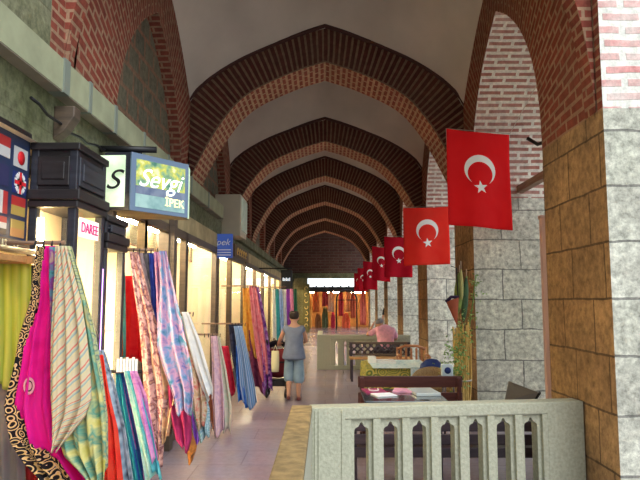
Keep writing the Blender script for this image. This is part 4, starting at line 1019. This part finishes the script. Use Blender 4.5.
F=[('largest crescent flag, bright red, nearest the camera',8.15,446,510,129,225,'flag',134,0.),
('second crescent flag from the camera, bright red and partly translucent',12.1,403,449,208,266,'flagbacklit',206,1.),
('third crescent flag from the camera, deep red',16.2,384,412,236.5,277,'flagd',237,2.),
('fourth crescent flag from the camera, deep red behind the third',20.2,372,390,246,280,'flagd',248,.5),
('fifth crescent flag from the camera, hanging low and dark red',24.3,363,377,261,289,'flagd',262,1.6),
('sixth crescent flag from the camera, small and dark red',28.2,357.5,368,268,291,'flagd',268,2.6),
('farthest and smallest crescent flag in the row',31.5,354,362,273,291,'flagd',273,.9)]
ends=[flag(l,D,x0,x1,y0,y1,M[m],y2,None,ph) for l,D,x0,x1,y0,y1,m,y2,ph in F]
m=MB(); pts=[Vector((2.3,6.0,ends[0][0].z+.05))]
for a,b in ends: pts+=[b+Vector((0,0,.006)),a+Vector((0,.0,.006))]
m.tube(pts,.005,5); o=m.build('flag_string',M['rope']); tag(o,'thin string carrying the row of red flags along the colonnade','string')
# ------------------------------------------------------------------ bits on the piers
m=MB(); m.box(2.86,2.96,5.97,8.86,3.34,3.44); o=m.build('tie_beam',M['oldwood']); tag(o,'old timber tie beam between the two nearest stone piers','beam')
m=MB(); p=at(545,139,5.99); m.tube([(p.x+.02,6.0,p.z-.02),(p.x-.0,6.2,p.z+.0),(p.x-.09,6.25,p.z+.08)],.02,8); o=m.build('iron_hook',M['iron']); tag(o,'black iron hook on the far edge of the nearest pier','hook')
a=at(541,215,6.35); b=at(549,215,6.35)
m=MB(); m.box(a.x,b.x+.06,6.35,6.42,0,a.z); m.box(a.x-.02,b.x+.07,6.33,6.44,0,.12); m.box(a.x-.01,b.x+.065,6.34,6.43,a.z-.04,a.z); o=m.build('painted_post',M['pinkpost'],bevel=.008); tag(o,'pale pink painted post just behind the nearest pier','post')
# hanging dried vegetables on the second pier
def hang(label,px,y0,y1,w,D,mats,name,cat,lean=0,prof=None,col=None):
    a=at(px,y0,D); b=at(px+lean,y1,D); n=9; t=thing(name,label,cat,tuple(a))
    L=(b-a).length; R=w/600*D/2
    pr=prof or [(.1,0),(.55,.12),(.9,.35),(1,.6),(.75,.85),(.2,1)]
    m=MB(); rows=[]
    for k,s in pr:
        c=a.lerp(b,s); rows.append([Vector((c.x+R*k*math.cos(2*PI*i/12),c.y+R*k*.7*math.sin(2*PI*i/12),c.z)) for i in range(12)])
    m.grid(rows,closed=True); m.build('body',mats,t)
    m=MB(); m.tube([a+Vector((0,0,.10)),a+Vector((0,0,-.01))],.006,6); m.build('stem',M['rope'],t)
    return t
DP=8.72
green=plain('olive_green_gourd',(.16,.22,.04),.45,var=.5,scale=9); dgreen=plain('dark_green_gourd',(.04,.10,.04),.45,var=.4,scale=9); rust=plain('rust_red_cloth',(.40,.09,.04),.7,var=.2)
hang('olive green dried gourd at the left of the bunch hanging on the second pier',459.5,272,314,9,DP-.05,green,'dried_gourd','gourd',-2)
hang('dark green dried gourd in the middle of the bunch hanging on the second pier',466.5,276,322,7,DP-.02,dgreen,'dried_gourd','gourd',-3)
hang('slim pale green pod at the left of the hanging bunch',461,268,300,4,DP-.12,plain('pale_pod',(.4,.4,.15),.6),'dried_pod','pod',1)
p=at(446.5,299,DP-.15); 
t=thing('cloth_cone','rust red cloth cone hanging left of the gourds','ornament',tuple(p))
m=MB(); a=at(446,302,DP-.1); b=at(459,297,DP-.1); c=at(457,326,DP-.1); 
rows=[]
for i in range(8):
    s=i/7; L_=a.lerp(c,s); R2_=b.lerp(c,s); rr=(R2_-L_).length/2; ce=(L_+R2_)/2; ax=(R2_-L_).normalized() if rr>1e-4 else Vector((1,0,0))
    rows.append([ce+ax*rr*math.cos(2*PI*k/12)+Vector((0,1,0))*rr*.5*math.sin(2*PI*k/12) for k in range(12)])
m.grid(rows,closed=True); m.build('body',rust,t)
m=MB(); m.tube([a,at(451,297,DP-.1),b],.025,6); m.build('dark_trim',plain('purple_trim',(.03,.01,.05),.7),t)
m=MB(); m.tube([at(458,298,DP-.1),at(456.5,268,DP-.1),at(451,266,DP-.1)],.008,6); m.build('hanging_cord',M['black'],t)
# climbing plant: stems with leaves
def leaves(m,c,n,r,s,rnd):
    for k in range(n):
        d=Vector((rnd.gauss(0,1),rnd.gauss(0,.7),rnd.gauss(0,1))); p=c+d*r*.5
        a=Vector((rnd.uniform(-1,1),rnd.uniform(-1,1),rnd.uniform(-1,.4))).normalized(); b=a.cross(Vector((rnd.uniform(-1,1),rnd.uniform(-1,1),rnd.uniform(-1,1)))).normalized()
        m.face([p,p+a*s*.5+b*s*.25,p+a*s,p+a*s*.5-b*s*.25])
rnd=random.Random(3)
t=thing('climbing_plant','green leafy plant climbing the side of the second pier by the dried stalks','plant',tuple(at(468,400,8.7)*1))
st=[at(466,402,8.7),at(464,370,8.72),at(469,330,8.7),at(473,300,8.72),at(476,275,8.7)]
m=MB(); m.tube(st,.008,6); m.build('stem',M['leaf'],t)
m=MB(); leaves(m,at(476,281,8.7),26,.10,.06,rnd); leaves(m,at(471,312,8.7),14,.14,.05,rnd); leaves(m,at(464,320,8.65),20,.12,.06,rnd); leaves(m,at(464,338,8.42),60,.14,.06,rnd); leaves(m,at(456,352,8.3),110,.18,.06,rnd); leaves(m,at(455,372,8.3),120,.18,.065,rnd); leaves(m,at(476,296,8.7),20,.10,.05,rnd); m.build('leaves',plain('mid_green_leaf',(.20,.33,.09),.55,var=.5,scale=20),t,weld=False,fixn=False)
t=thing('dried_stalks','bundle of golden dried stalks standing against the second pier','stalks',tuple(at(462,400,8.5)*1))
t.location=(at(462,400,8.5).x,8.5,0)
for g in range(3):
    m=MB()
    for k in range(22):
        x0=453+rnd.random()*19; x1=456+rnd.random()*14; D=8.42+.1*g
        a=at(x0,322+rnd.random()*25,D); b=at(x1,400,D); b.z=.0
        m.tube([b,(a+b)/2+Vector((rnd.uniform(-.03,.03),0,0)),a],[.022,.020,.012],5)
    m.build('stalk_layer',M['straw'],t,weld=False)
m=MB(); c=at(462,380,8.5); m.tube([Vector((c.x+.13*math.cos(2*PI*k/16),8.52+.14*math.sin(2*PI*k/16),c.z)) for k in range(16)],.012,6,closed=True); m.build('tie',M['rope'],t)

y,z=4.42,3.12
m=MB(); m.prism([(-2.06,z-.16),(-2.06,z+.10),(-1.90,z+.10),(-1.90,z+.02),(-1.98,z-.10)],lambda q:(q[0],y,q[1]),lambda q:(q[0],y+.12,q[1])); o=m.build('timber_corbel',M['shopwood'],bevel=.01)
tag(o,'old timber corbel under the concrete beam above the display cabinet','corbel')
m=MB(); pts=[Vector((-2.0,3.95+.12*k,3.12-.06*math.sin(PI*k/12)+.012*math.sin(k*2.1))) for k in range(13)]; m.tube(pts,.012,6); o=m.build('wall_cable',M['black']); tag(o,'black cable sagging along the wall under the concrete beam','cable')
# ------------------------------------------------------------------ people
def skinbody(name,chains,mat,parent,root=0,sub=2,loc=None):
    """chains: list of polylines of (point,radius); points that coincide are shared"""
    verts=[];rad=[];edges=[];idx={}
    def add(p,r):
        k=tuple(round(c,4) for c in p)
        if k in idx: return idx[k]
        idx[k]=len(verts); verts.append(Vector(p)); rad.append(r if isinstance(r,tuple) else (r,r)); return idx[k]
    for ch in chains:
        last=None
        for p,r in ch:
            i=add(p,r)
            if last is not None and last!=i: edges.append((last,i))
            last=i
    me=bpy.data.meshes.new('skel'); me.from_pydata([tuple(v) for v in verts],edges,[])
    o=bpy.data.objects.new('skel',me); COL.objects.link(o)
    md=o.modifiers.new('skin','SKIN'); md.use_smooth_shade=True
    sv=me.skin_vertices[0] if me.skin_vertices else None
    if sv is None:
        bm=bmesh.new(); bm.from_mesh(me); bm.verts.layers.skin.verify(); bm.to_mesh(me); bm.free(); sv=me.skin_vertices[0]
    for i,d in enumerate(sv.data): d.radius=rad[i]; d.use_root=(i==root)
    sb=o.modifiers.new('sub','SUBSURF'); sb.levels=sub; sb.render_levels=sub
    bpy.context.view_layer.update()
    dg=bpy.context.evaluated_depsgraph_get(); nm=bpy.data.meshes.new_from_object(o.evaluated_get(dg))
    bpy.data.objects.remove(o); nm.materials.clear(); nm.materials.append(mat)
    for f in nm.polygons: f.use_smooth=True
    r=bpy.data.objects.new(name,nm); COL.objects.link(r)
    if parent: r.parent=parent; r.matrix_parent_inverse=Matrix.Translation(-parent.location)
    return r
def hand(w,d,side,curl=.5,s=1.0,down=Vector((0,0,-1))):
    """w wrist point, d direction of the hand, side = thumb direction"""
    d=Vector(d).normalized(); sd=Vector(side).normalized(); n=d.cross(sd).normalized(); w=Vector(w)
    palm=w+d*.045*s; knk=w+d*.085*s
    ch=[[(w,.024*s),(palm,(.036*s,.018*s))]]
    for k,(o,l) in enumerate(((.030,.072),(.010,.080),(-.011,.075),(-.030,.058))):
        a=knk+sd*o*s; b=a+(d*(1-curl*.4)+n*curl*.6).normalized()*l*.5*s; c=b+(d*(1-curl)+n*curl).normalized()*l*.5*s
        ch.append([(palm,(.036*s,.018*s)),(a,.0095*s),(b,.0085*s),(c,.007*s)])
    a=w+d*.03*s+sd*.035*s; b=a+(d*.7+sd*.7).normalized()*.035*s; c=b+(d*.9+sd*.2+n*.3).normalized()*.028*s
    ch.append([(palm,(.036*s,.018*s)),(a,.011*s),(b,.010*s),(c,.008*s)])
    return ch
def V(*a): return Vector(a)
# --- walking woman seen from behind
ft=at(294,398,10.7); X0=at(294,350,10.7).x; Y0=10.7
t=thing('person','person in grey blue top and pale blue cropped trousers walking away pushing a stroller','person',(X0,Y0,0))
hgt=at(294,309.5,10.75).z; k=hgt/1.60
def B(x,y,z): return V(X0+x*k,Y0+y*k,z*k)
pel=B(0,0,.86)
hip=lambda s:B(.085*s,0,.82)
body=[[(pel,(.125*k,.10*k)),(B(0,.0,.98),(.115*k,.09*k)),(B(0,.01,1.12),(.135*k,.095*k)),(B(0,.01,1.24),(.14*k,.085*k)),(B(0,.0,1.33),(.07*k,.06*k)),(B(0,.01,1.385),(.05*k,.05*k)),(B(0,.02,1.44),(.075*k,.085*k)),(B(0,.02,1.50),(.082*k,.095*k)),(B(0,.015,1.555),(.06*k,.07*k))],
 [(B(0,.02,1.44),(.075*k,.085*k)),(B(0,.125,1.445),.016*k)]]
# legs: left stepping forward/back
for s,kn,an,toe in ((-1,B(-.085,.10,.46),B(-.09,-.06,.10),B(-.095,.07,.035)),(1,B(.085,.03,.45),B(.085,-.02,.075),B(.095,.13,.03))):
    body.append([(pel,(.125*k,.10*k)),(hip(s),.095*k),((hip(s)+kn)/2,.078*k),(kn,.055*k),((kn+an)/2+V(0,-.02,.03),.052*k),(an,.033*k),(toe,.032*k)])
# arms
LS=B(-.155,.0,1.27); LE=B(-.255,.10,1.06); LW=B(-.30,.33,.98)
RS=B(.155,.0,1.27); RE=B(.215,.09,1.03); RW=B(.05,.30,.98)
for S,E_,W_ in((LS,LE,LW),(RS,RE,RW)):
    body.append([(B(0,.01,1.24),(.14*k,.085*k)),(S,.052*k),(E_,.038*k),(W_,.026*k)])
body+=hand(LW,V(0,1,-.2),V(1,0,.2),.6,k); body+=hand(RW,V(-.2,1,-.2),V(-1,0,.2),.6,k)
for s in(-1,1): body.append([(B(0,.02,1.44),(.075*k,.085*k)),(B(.088*s,.02,1.45),.016*k)])
bo=skinbody('body',body,M['skin'],t)
hair=[[(B(0,-.02,1.42),(.075*k,.07*k)),(B(0,-.015,1.47),(.095*k,.10*k)),(B(0,-.005,1.53),(.10*k,.115*k)),(B(0,.0,1.58),(.08*k,.09*k))]]
skinbody('hair',hair,M['hairb'],t)
top=[[(B(0,0,.70),(.235*k,.19*k)),(B(0,0,.77),(.23*k,.185*k)),(B(0,.0,.86),(.205*k,.165*k)),(B(0,.0,1.0),(.17*k,.135*k)),(B(0,.01,1.14),(.18*k,.13*k)),(B(0,.01,1.25),(.175*k,.11*k)),(B(0,.0,1.33),(.075*k,.065*k))],
 [(B(0,.01,1.25),(.16*k,.10*k)),(LS+V(.01,0,-.005),.064*k),(LS.lerp(LE,.35),.06*k)],[(B(0,.01,1.25),(.16*k,.10*k)),(RS+V(-.01,0,-.005),.064*k),(RS.lerp(RE,.35),.06*k)]]
skinbody('top',top,M['shirt'],t)
tr=[]
for s,kn,an in ((-1,B(-.085,.08,.46),B(-.09,.02,.30)),(1,B(.085,.03,.45),B(.088,.0,.27))):
    tr.append([(B(0,0,.80),(.11*k,.10*k)),(hip(s)-V(0,0,.03),.09*k),((hip(s)+kn)/2,.10*k),(kn,.108*k),(an,.108*k)])
skinbody('trousers',tr,M['pants'],t)
for s,an,toe in ((-1,B(-.09,-.06,.10),B(-.095,.07,.035)),(1,B(.085,-.02,.075),B(.095,.13,.03))):
    skinbody('shoe',[[(an+V(0,-.03,-.035),.038*k),((an+toe)/2+V(0,0,-.025),(.042*k,.03*k)),(toe+V(0,.05,.0),(.038*k,.026*k))]],M['shoe'],t)
# --- stroller
sx,sy=X0-.33,Y0+.32
t=thing('stroller','dark folding stroller pushed by the walking person','stroller',(sx,sy,0))
def tb(name,pts,r,mat=M['black']): m=MB(); m.tube(pts,r,8); return m.build(name,mat,t)
for s in(-1,1):
    x=sx+.17*s
    tb('frame_tube',[(x,sy-.05,1.0),(x,sy+.10,.62),(x,sy+.38,.14)],.014,M['iron'])
    tb('frame_tube',[(x,sy+.12,.60),(x,sy-.02,.14)],.014,M['iron'])
    tb('handle',[(x,sy-.10,1.02),(x,sy-.0,.97)],.02,M['rubber'])
    for y in(sy-.04,sy+.40):
        m=MB(); m.tube([Vector((x,y+.065*math.cos(2*PI*q/18),.085+.065*math.sin(2*PI*q/18))) for q in range(18)],.02,8,closed=True); w_=m.build('wheel',M['rubber'],t)
        m=MB(); m.tube([(x-.02,y,.085),(x+.02,y,.085)],.02,10); m.build('hub',M['steel'],w_).matrix_parent_inverse=Matrix.Identity(4)
        for q in range(3):
            m=MB(); an=q*PI/3; m.tube([(x,y-.06*math.cos(an),.085-.06*math.sin(an)),(x,y+.06*math.cos(an),.085+.06*math.sin(an))],.006,5); m.build('spoke',M['steel'],w_).matrix_parent_inverse=Matrix.Identity(4)
tb('cross_bar',[(sx-.17,sy+.1,.62),(sx+.17,sy+.1,.62)],.012,M['iron']); tb('cross_bar',[(sx-.17,sy+.38,.16),(sx+.17,sy+.38,.16)],.012,M['iron'])
m=MB(); rows=[]
for y,z in((.10,.88),(.14,.66),(.18,.42),(.26,.36),(.40,.37)):
    rows.append([Vector((sx-.15+.3*j/8,sy+y,z-.03*math.sin(PI*j/8))) for j in range(9)])
m.grid(rows); m.build('seat_sling',plain('dark_red_canvas',(.18,.015,.02),.8),t,solid=.02)
m=MB(); rows=[]
for q in range(7):
    an=q/6*PI*.55; rows.append([Vector((sx-.17+.34*j/8,sy+.12+.26*math.sin(an),.86+.10*math.cos(an)+.05*math.sin(PI*j/8))) for j in range(9)])
m.grid(rows); m.build('hood',plain('navy_canvas',(.02,.02,.04),.8),t,solid=.012)
m=MB(); m.box(sx-.15,sx+.15,sy+.05,sy+.36,.20,.30); m.build('basket',M['rubber'],t,bevel=.02)
a=at(271,351,10.75); b=at(279,372,10.75)
t=thing('carrier_bag','pale yellow carrier bag hanging at the left of the stroller','bag',(a.x+.07,10.8,a.z))
m=MB(); rows=[]
for i in range(7):
    s=i/6; w=(b.x-a.x)*(.9+.1*math.sin(s*PI)); z=a.z+(b.z-a.z)*s; th=.02+.05*math.sin(min(1,s*1.3)*PI*.6)
    rows.append([Vector(((a.x+b.x)/2+w/2*math.cos(2*PI*q/16),10.80+th*math.sin(2*PI*q/16),z)) for q in range(16)])
m.grid(rows,closed=True); m.face(rows[-1]); m.build('body',M['bagy'],t)
for q in(-1,1): m=MB(); c=(a.x+b.x)/2; m.tube([(c-.035,10.80+.01*q,a.z),(c,10.80+.015*q,a.z+.10),(c+.035,10.80+.01*q,a.z)],.005,5); m.build('handle',M['bagy'],t)
# --- person in pink behind the lattice bench, seated on a stool, bent forward
Yp=14.5; pp=at(385,340,Yp); X1=pp.x
t=thing('person','grey haired person in a pink shirt bent forward behind the lattice bench','person',(X1,Yp,0))
zs_=.50
Q=lambda x,y,z:V(X1+x,Yp+y,z)
P0_=Q(.02,-.05,zs_+.12); C1=Q(.02,-.02,.80); C2=Q(0,.06,.98); C3=Q(-.03,.12,1.07); NK=Q(-.08,.18,1.12); HD=Q(-.13,.22,1.19)
ch=[[(P0_,(.19,.15)),(C1,(.17,.13)),(C2,(.20,.13)),(C3,(.13,.09)),(NK,.055),(HD,(.085,.085)),(HD+V(-.04,.03,.06),(.07,.075))],
    [(HD,(.085,.085)),(HD+V(-.06,.075,-.03),.018)]]
LG=[]
for s in(-1,1):
    hp=Q(.02+.11*s,.0,zs_+.10); kn=Q(-.02+.16*s,.42,zs_+.06); an=Q(-.02+.16*s,.38,.09); toe=Q(-.03+.17*s,.51,.04); LG.append((hp,kn,an,toe))
    ch.append([(P0_,(.19,.15)),(hp,.09),(kn,.06),(kn.lerp(an,.5),.05),(an,.035),(toe,.03)])
S1=Q(-.20,.10,1.02); E1=Q(-.42,.16,.90); W1=Q(-.27,.30,1.12)
S2=Q(.20,.10,1.02); E2=Q(.31,.24,.80); W2=Q(.10,.42,.78)
for S,E_,W_ in((S1,E1,W1),(S2,E2,W2)): ch.append([(C2,(.20,.13)),(S,.06),(E_,.042),(W_,.028)])
ch+=hand(W1,V(.4,0,1),V(0,-1,0),.4); ch+=hand(W2,V(-1,.3,-.3),V(0,0,1),.4)
skinbody('body',ch,M['skin'],t)
skinbody('shirt',[[(Q(.02,-.05,zs_+.04),(.21,.17)),(C1,(.21,.165)),(C2,(.25,.17)),(C3,(.17,.13)),(NK-V(0,0,.02),.07)],
  [(C2,(.25,.17)),(S1,.085),(S1.lerp(E1,.85),.07)],[(C2,(.25,.17)),(S2,.085),(S2.lerp(E2,.85),.07)]],M['pink'],t)
skinbody('trousers',[[(P0_,(.20,.16)),(hp,.105),(kn,.075),(an,.065)] for hp,kn,an,toe in LG],M['benchblk'],t)
skinbody('hair',[[(HD+V(.03,-.04,-.02),(.09,.085)),(HD+V(.015,-.02,.05),(.105,.105)),(HD+V(-.02,.0,.10),(.08,.085))]],M['hairg'],t)
for hp,kn,an,toe in LG: skinbody('shoe',[[(an+V(0,-.03,-.04),.042),(toe,(.04,.036)),(toe+V(0,.05,0),.03)]],M['shoe'],t)
t2=thing('wooden_stool','low wooden stool under the person in pink','stool',(X1+.02,Yp-.05,0))
m=MB(); m.lathe((X1+.02,Yp-.05,zs_-.09),[(0,0),(.20,0),(.20,.035),(0,.035)],18); m.build('seat',M['shopwood'],t2)
for q in range(4):
    an=PI/4+q*PI/2; m=MB(); m.tube([(X1+.02+.19*math.cos(an),Yp-.05+.19*math.sin(an),0),(X1+.02+.14*math.cos(an),Yp-.05+.14*math.sin(an),zs_-.09)],.016,8); m.build('leg',M['shopwood'],t2)
# --- distant standing person in dark clothes among the piers
Yd=23.0; pd=at(389,300,Yd); X2=pd.x; 
t=thing('person','small distant person in dark clothes standing between the far piers','person',(X2,Yd,0))
D_=lambda x,y,z:V(X2+x,Yd+y,z)
pe=D_(0,0,.92); ch=[[(pe,(.13,.1)),(D_(0,0,1.15),(.13,.1)),(D_(0,0,1.38),(.16,.1)),(D_(0,0,1.48),.055),(D_(0,0,1.56),(.075,.085)),(D_(0,0,1.66),(.07,.08))],[(D_(0,0,1.56),(.075,.085)),(D_(-.03,-.10,1.55),.014)]]
for s in(-1,1):
    ch.append([(pe,(.13,.1)),(D_(.09*s,0,.86),.095),(D_(.10*s,.01,.48),.06),(D_(.10*s,.03,.08),.04),(D_(.11*s,-.11,.035),.032)])
    W_=D_(.25*s,-.04,.86); ch.append([(D_(0,0,1.38),(.16,.1)),(D_(.18*s,0,1.40),.052),(D_(.23*s,.03,1.13),.04),(W_,.027)]); ch+=hand(W_,V(0,-.1,-1),V(0,-1,0),.3)
skinbody('body',ch,M['skin'],t)
skinbody('shirt',[[(D_(0,0,.84),(.165,.135)),(D_(0,0,.98),(.155,.125)),(D_(0,0,1.15),(.15,.12)),(D_(0,0,1.38),(.175,.12)),(D_(0,0,1.46),.07)]]+[[(D_(0,0,1.38),(.175,.12)),(D_(.18*s,0,1.39),.068),(D_(.225*s,.03,1.16),.056)] for s in(-1,1)],plain('charcoal_cotton',(.02,.025,.035),.8),t)
skinbody('trousers',[[(pe,(.145,.12)),(D_(.09*s,0,.86),.11),(D_(.10*s,.01,.48),.08),(D_(.10*s,.03,.10),.068)] for s in(-1,1)],plain('navy_cotton',(.03,.04,.07),.8),t)
skinbody('hair',[[(D_(0,.02,1.60),(.085,.09)),(D_(0,.015,1.66),(.085,.09)),(D_(0,.01,1.70),(.06,.065))]],M['hairb'],t)
# ------------------------------------------------------------------ lit shop beyond the end opening
YE=37.0
a=at(303,290,YE); b=at(393,290,YE)
x0,x1=-1.9,4.6; zt_=a.z
mb=MB(); mb.face([(x0,40,0),(x1,40,0),(x1,40,zt_),(x0,40,zt_)]); mb.box(x0-.1,x0,YE,40,0,zt_); mb.box(x1,x1+.1,YE,40,0,zt_); struct(mb,'wall_far_shop',plain('orange_shop_wall',(.60,.30,.10),.7,var=.3,scale=2))
mb=MB(); mb.box(x0-.1,x1+.1,YE-.25,40.1,zt_,zt_+.12); struct(mb,'roof_far_shop',M['shopwood'])
mb=MB(); mb.box(x0-.1,x1+.1,YE-.28,YE-.22,zt_-.12,zt_+.18)
for q in range(40): mb.box(x0+q*.165,x0+q*.165+.1,YE-.27,YE-.23,zt_+.18,zt_+.15+.05*(q%3))
struct(mb,'trim_7',M['darkwood'])
mb=MB(); mb.face([(-4,34,.01),(5,34,.01),(5,40,.01),(-4,40,.01)]); struct(mb,'floor_end',M['floorm'])
for q in range(4):
    t=thing('tube_lamp','glowing lamp under the ceiling of the far lit shop','lamp',(x0+.8+1.6*q,38,zt_-.12),'lamps in the far lit shop')
    mb=MB(); mb.box(x0+.3+1.6*q,x0+1.3+1.6*q,37.95,38.05,zt_-.08,zt_); mb.build('fitting',M['white'],t)
    mb=MB(); mb.tube([(x0+.35+1.6*q,38,zt_-.12),(x0+1.25+1.6*q,38,zt_-.12)],.05,8); mb.build('tube',M['lampe'],t)
def wall_cloth(px,y0,y1,wpx,D,c,label,group):
    p=at(px,y0,D); q=at(px,y1,D); w=wpx/600*D
    mb=MB(); rows=[]
    for i in range(7):
        s=i/6; row=[]
        for j in range(9):
            u=j/8-.5; row.append((p.x+u*w*(.5+.5*min(1,s*3)),D+.04*math.sin(u*14+px)+.02*s,p.z-(p.z-q.z)*s-.04*abs(u)*(1-s)))
        rows.append(row)
    mb.grid(rows,lambda i,j:(j/8*w,i/6)); o=mb.build('hanging_garment',two('far_g%d'%int(px*10),c,tuple(min(1,v*1.4+.05) for v in c),4),solid=.02); tag(o,label,'garment',group)
W=[(309,292,330,5,(.75,.45,.12)),(316,290,312,6,(.7,.2,.05)),(318,313,331,6,(.35,.15,.05)),(325,289,306,6,(.45,.05,.05)),(325,307,330,6,(.12,.15,.06)),(331,290,312,6,(.7,.45,.3)),(333,312,331,4,(.6,.02,.08)),(341,292,316,5,(.5,.02,.03)),(348,290,312,5,(.75,.4,.2)),(353,291,318,5,(.45,.08,.03)),(346,313,332,8,(.75,.12,.04)),(363,290,325,6,(.5,.1,.06)),(371,292,326,6,(.6,.25,.15)),(379,290,322,5,(.35,.05,.06)),(386,292,325,5,(.65,.4,.3))]
nm=['ochre','orange red','brown','wine red','olive','peach','cherry red','blood red','tan','rust','flame red','brick red','salmon','maroon','beige']
for k,(px,y0,y1,w,c) in enumerate(W): wall_cloth(px,y0,y1,w,37.6 if k%2 else 37.9,c,'%s garment hung in the far lit shop, %s'%(nm[k],'on the right' if px>357 else ('left of the arched rack' if px<336 else 'around the arched rack')),'garments in the far lit shop')
t=thing('arched_rack','black arched clothes rack in front of the far lit shop','rack',(at(347,335,36).x,36,0))
a=at(336.5,330,36); b=at(357,330,36); c=at(347,290,36); cz=at(347,300,36).z
pts=[(a.x,36,0),(a.x,36,cz)]+[((a.x+b.x)/2-(b.x-a.x)/2*math.cos(PI*q/10),36,cz+(c.z-cz)*math.sin(PI*q/10)) for q in range(1,10)]+[(b.x,36,cz),(b.x,36,0)]
m=MB(); m.tube(pts,.045,8); m.build('arch_frame',M['black'],t); m=MB(); m.tube([(a.x,36,cz),(b.x,36,cz)],.03,6); m.build('cross_rail',M['black'],t)
a=at(318,334,36.2); b=at(337,334,36.2)
m=MB(); m.box(a.x,b.x,36.2,36.8,0,a.z+.1); m.box(a.x-.05,b.x+.05,36.1,36.85,a.z+.1,a.z+.16); o=m.build('shop_counter',M['shopwood']); tag(o,'dark low counter in front of the far lit shop','counter')
t=thing('vertical_sign','tall narrow sign board with yellow lettering at the left of the far opening','sign',(at(305,300,33.3).x,33.3,0))
a=at(303,284,33.3); b=at(309.5,336,33.3)
m=MB(); m.box(a.x,b.x,33.3,33.4,0,a.z); m.build('board',plain('olive_board',(.12,.12,.05),.6),t)
YL=plain('yellow_print',(.75,.6,.25),.5)
for q in range(7):
    mb=MB(); xc=(a.x+b.x)/2; zc=a.z-.25-.34*q; mb.tube([(xc+.09*math.cos(v*PI/4+q),33.28,zc+.10*math.sin(v*PI/4+q)) for v in range(6)],.025,5); mb.build('letter_mark',YL,t)
w=bpy.data.worlds.new('w'); sc.world=w; w.use_nodes=True
bg=w.node_tree.nodes['Background']; bg.inputs[0].default_value=(.88,.94,.98,1); bg.inputs[1].default_value=1.6
l=bpy.data.lights.new('sun','SUN'); l.energy=2.3; l.angle=math.radians(45); l.color=(.96,.98,1)
o=bpy.data.objects.new('sun',l); COL.objects.link(o); o.rotation_euler=Vector((.65,-1,1.1)).to_track_quat('Z','Y').to_euler()
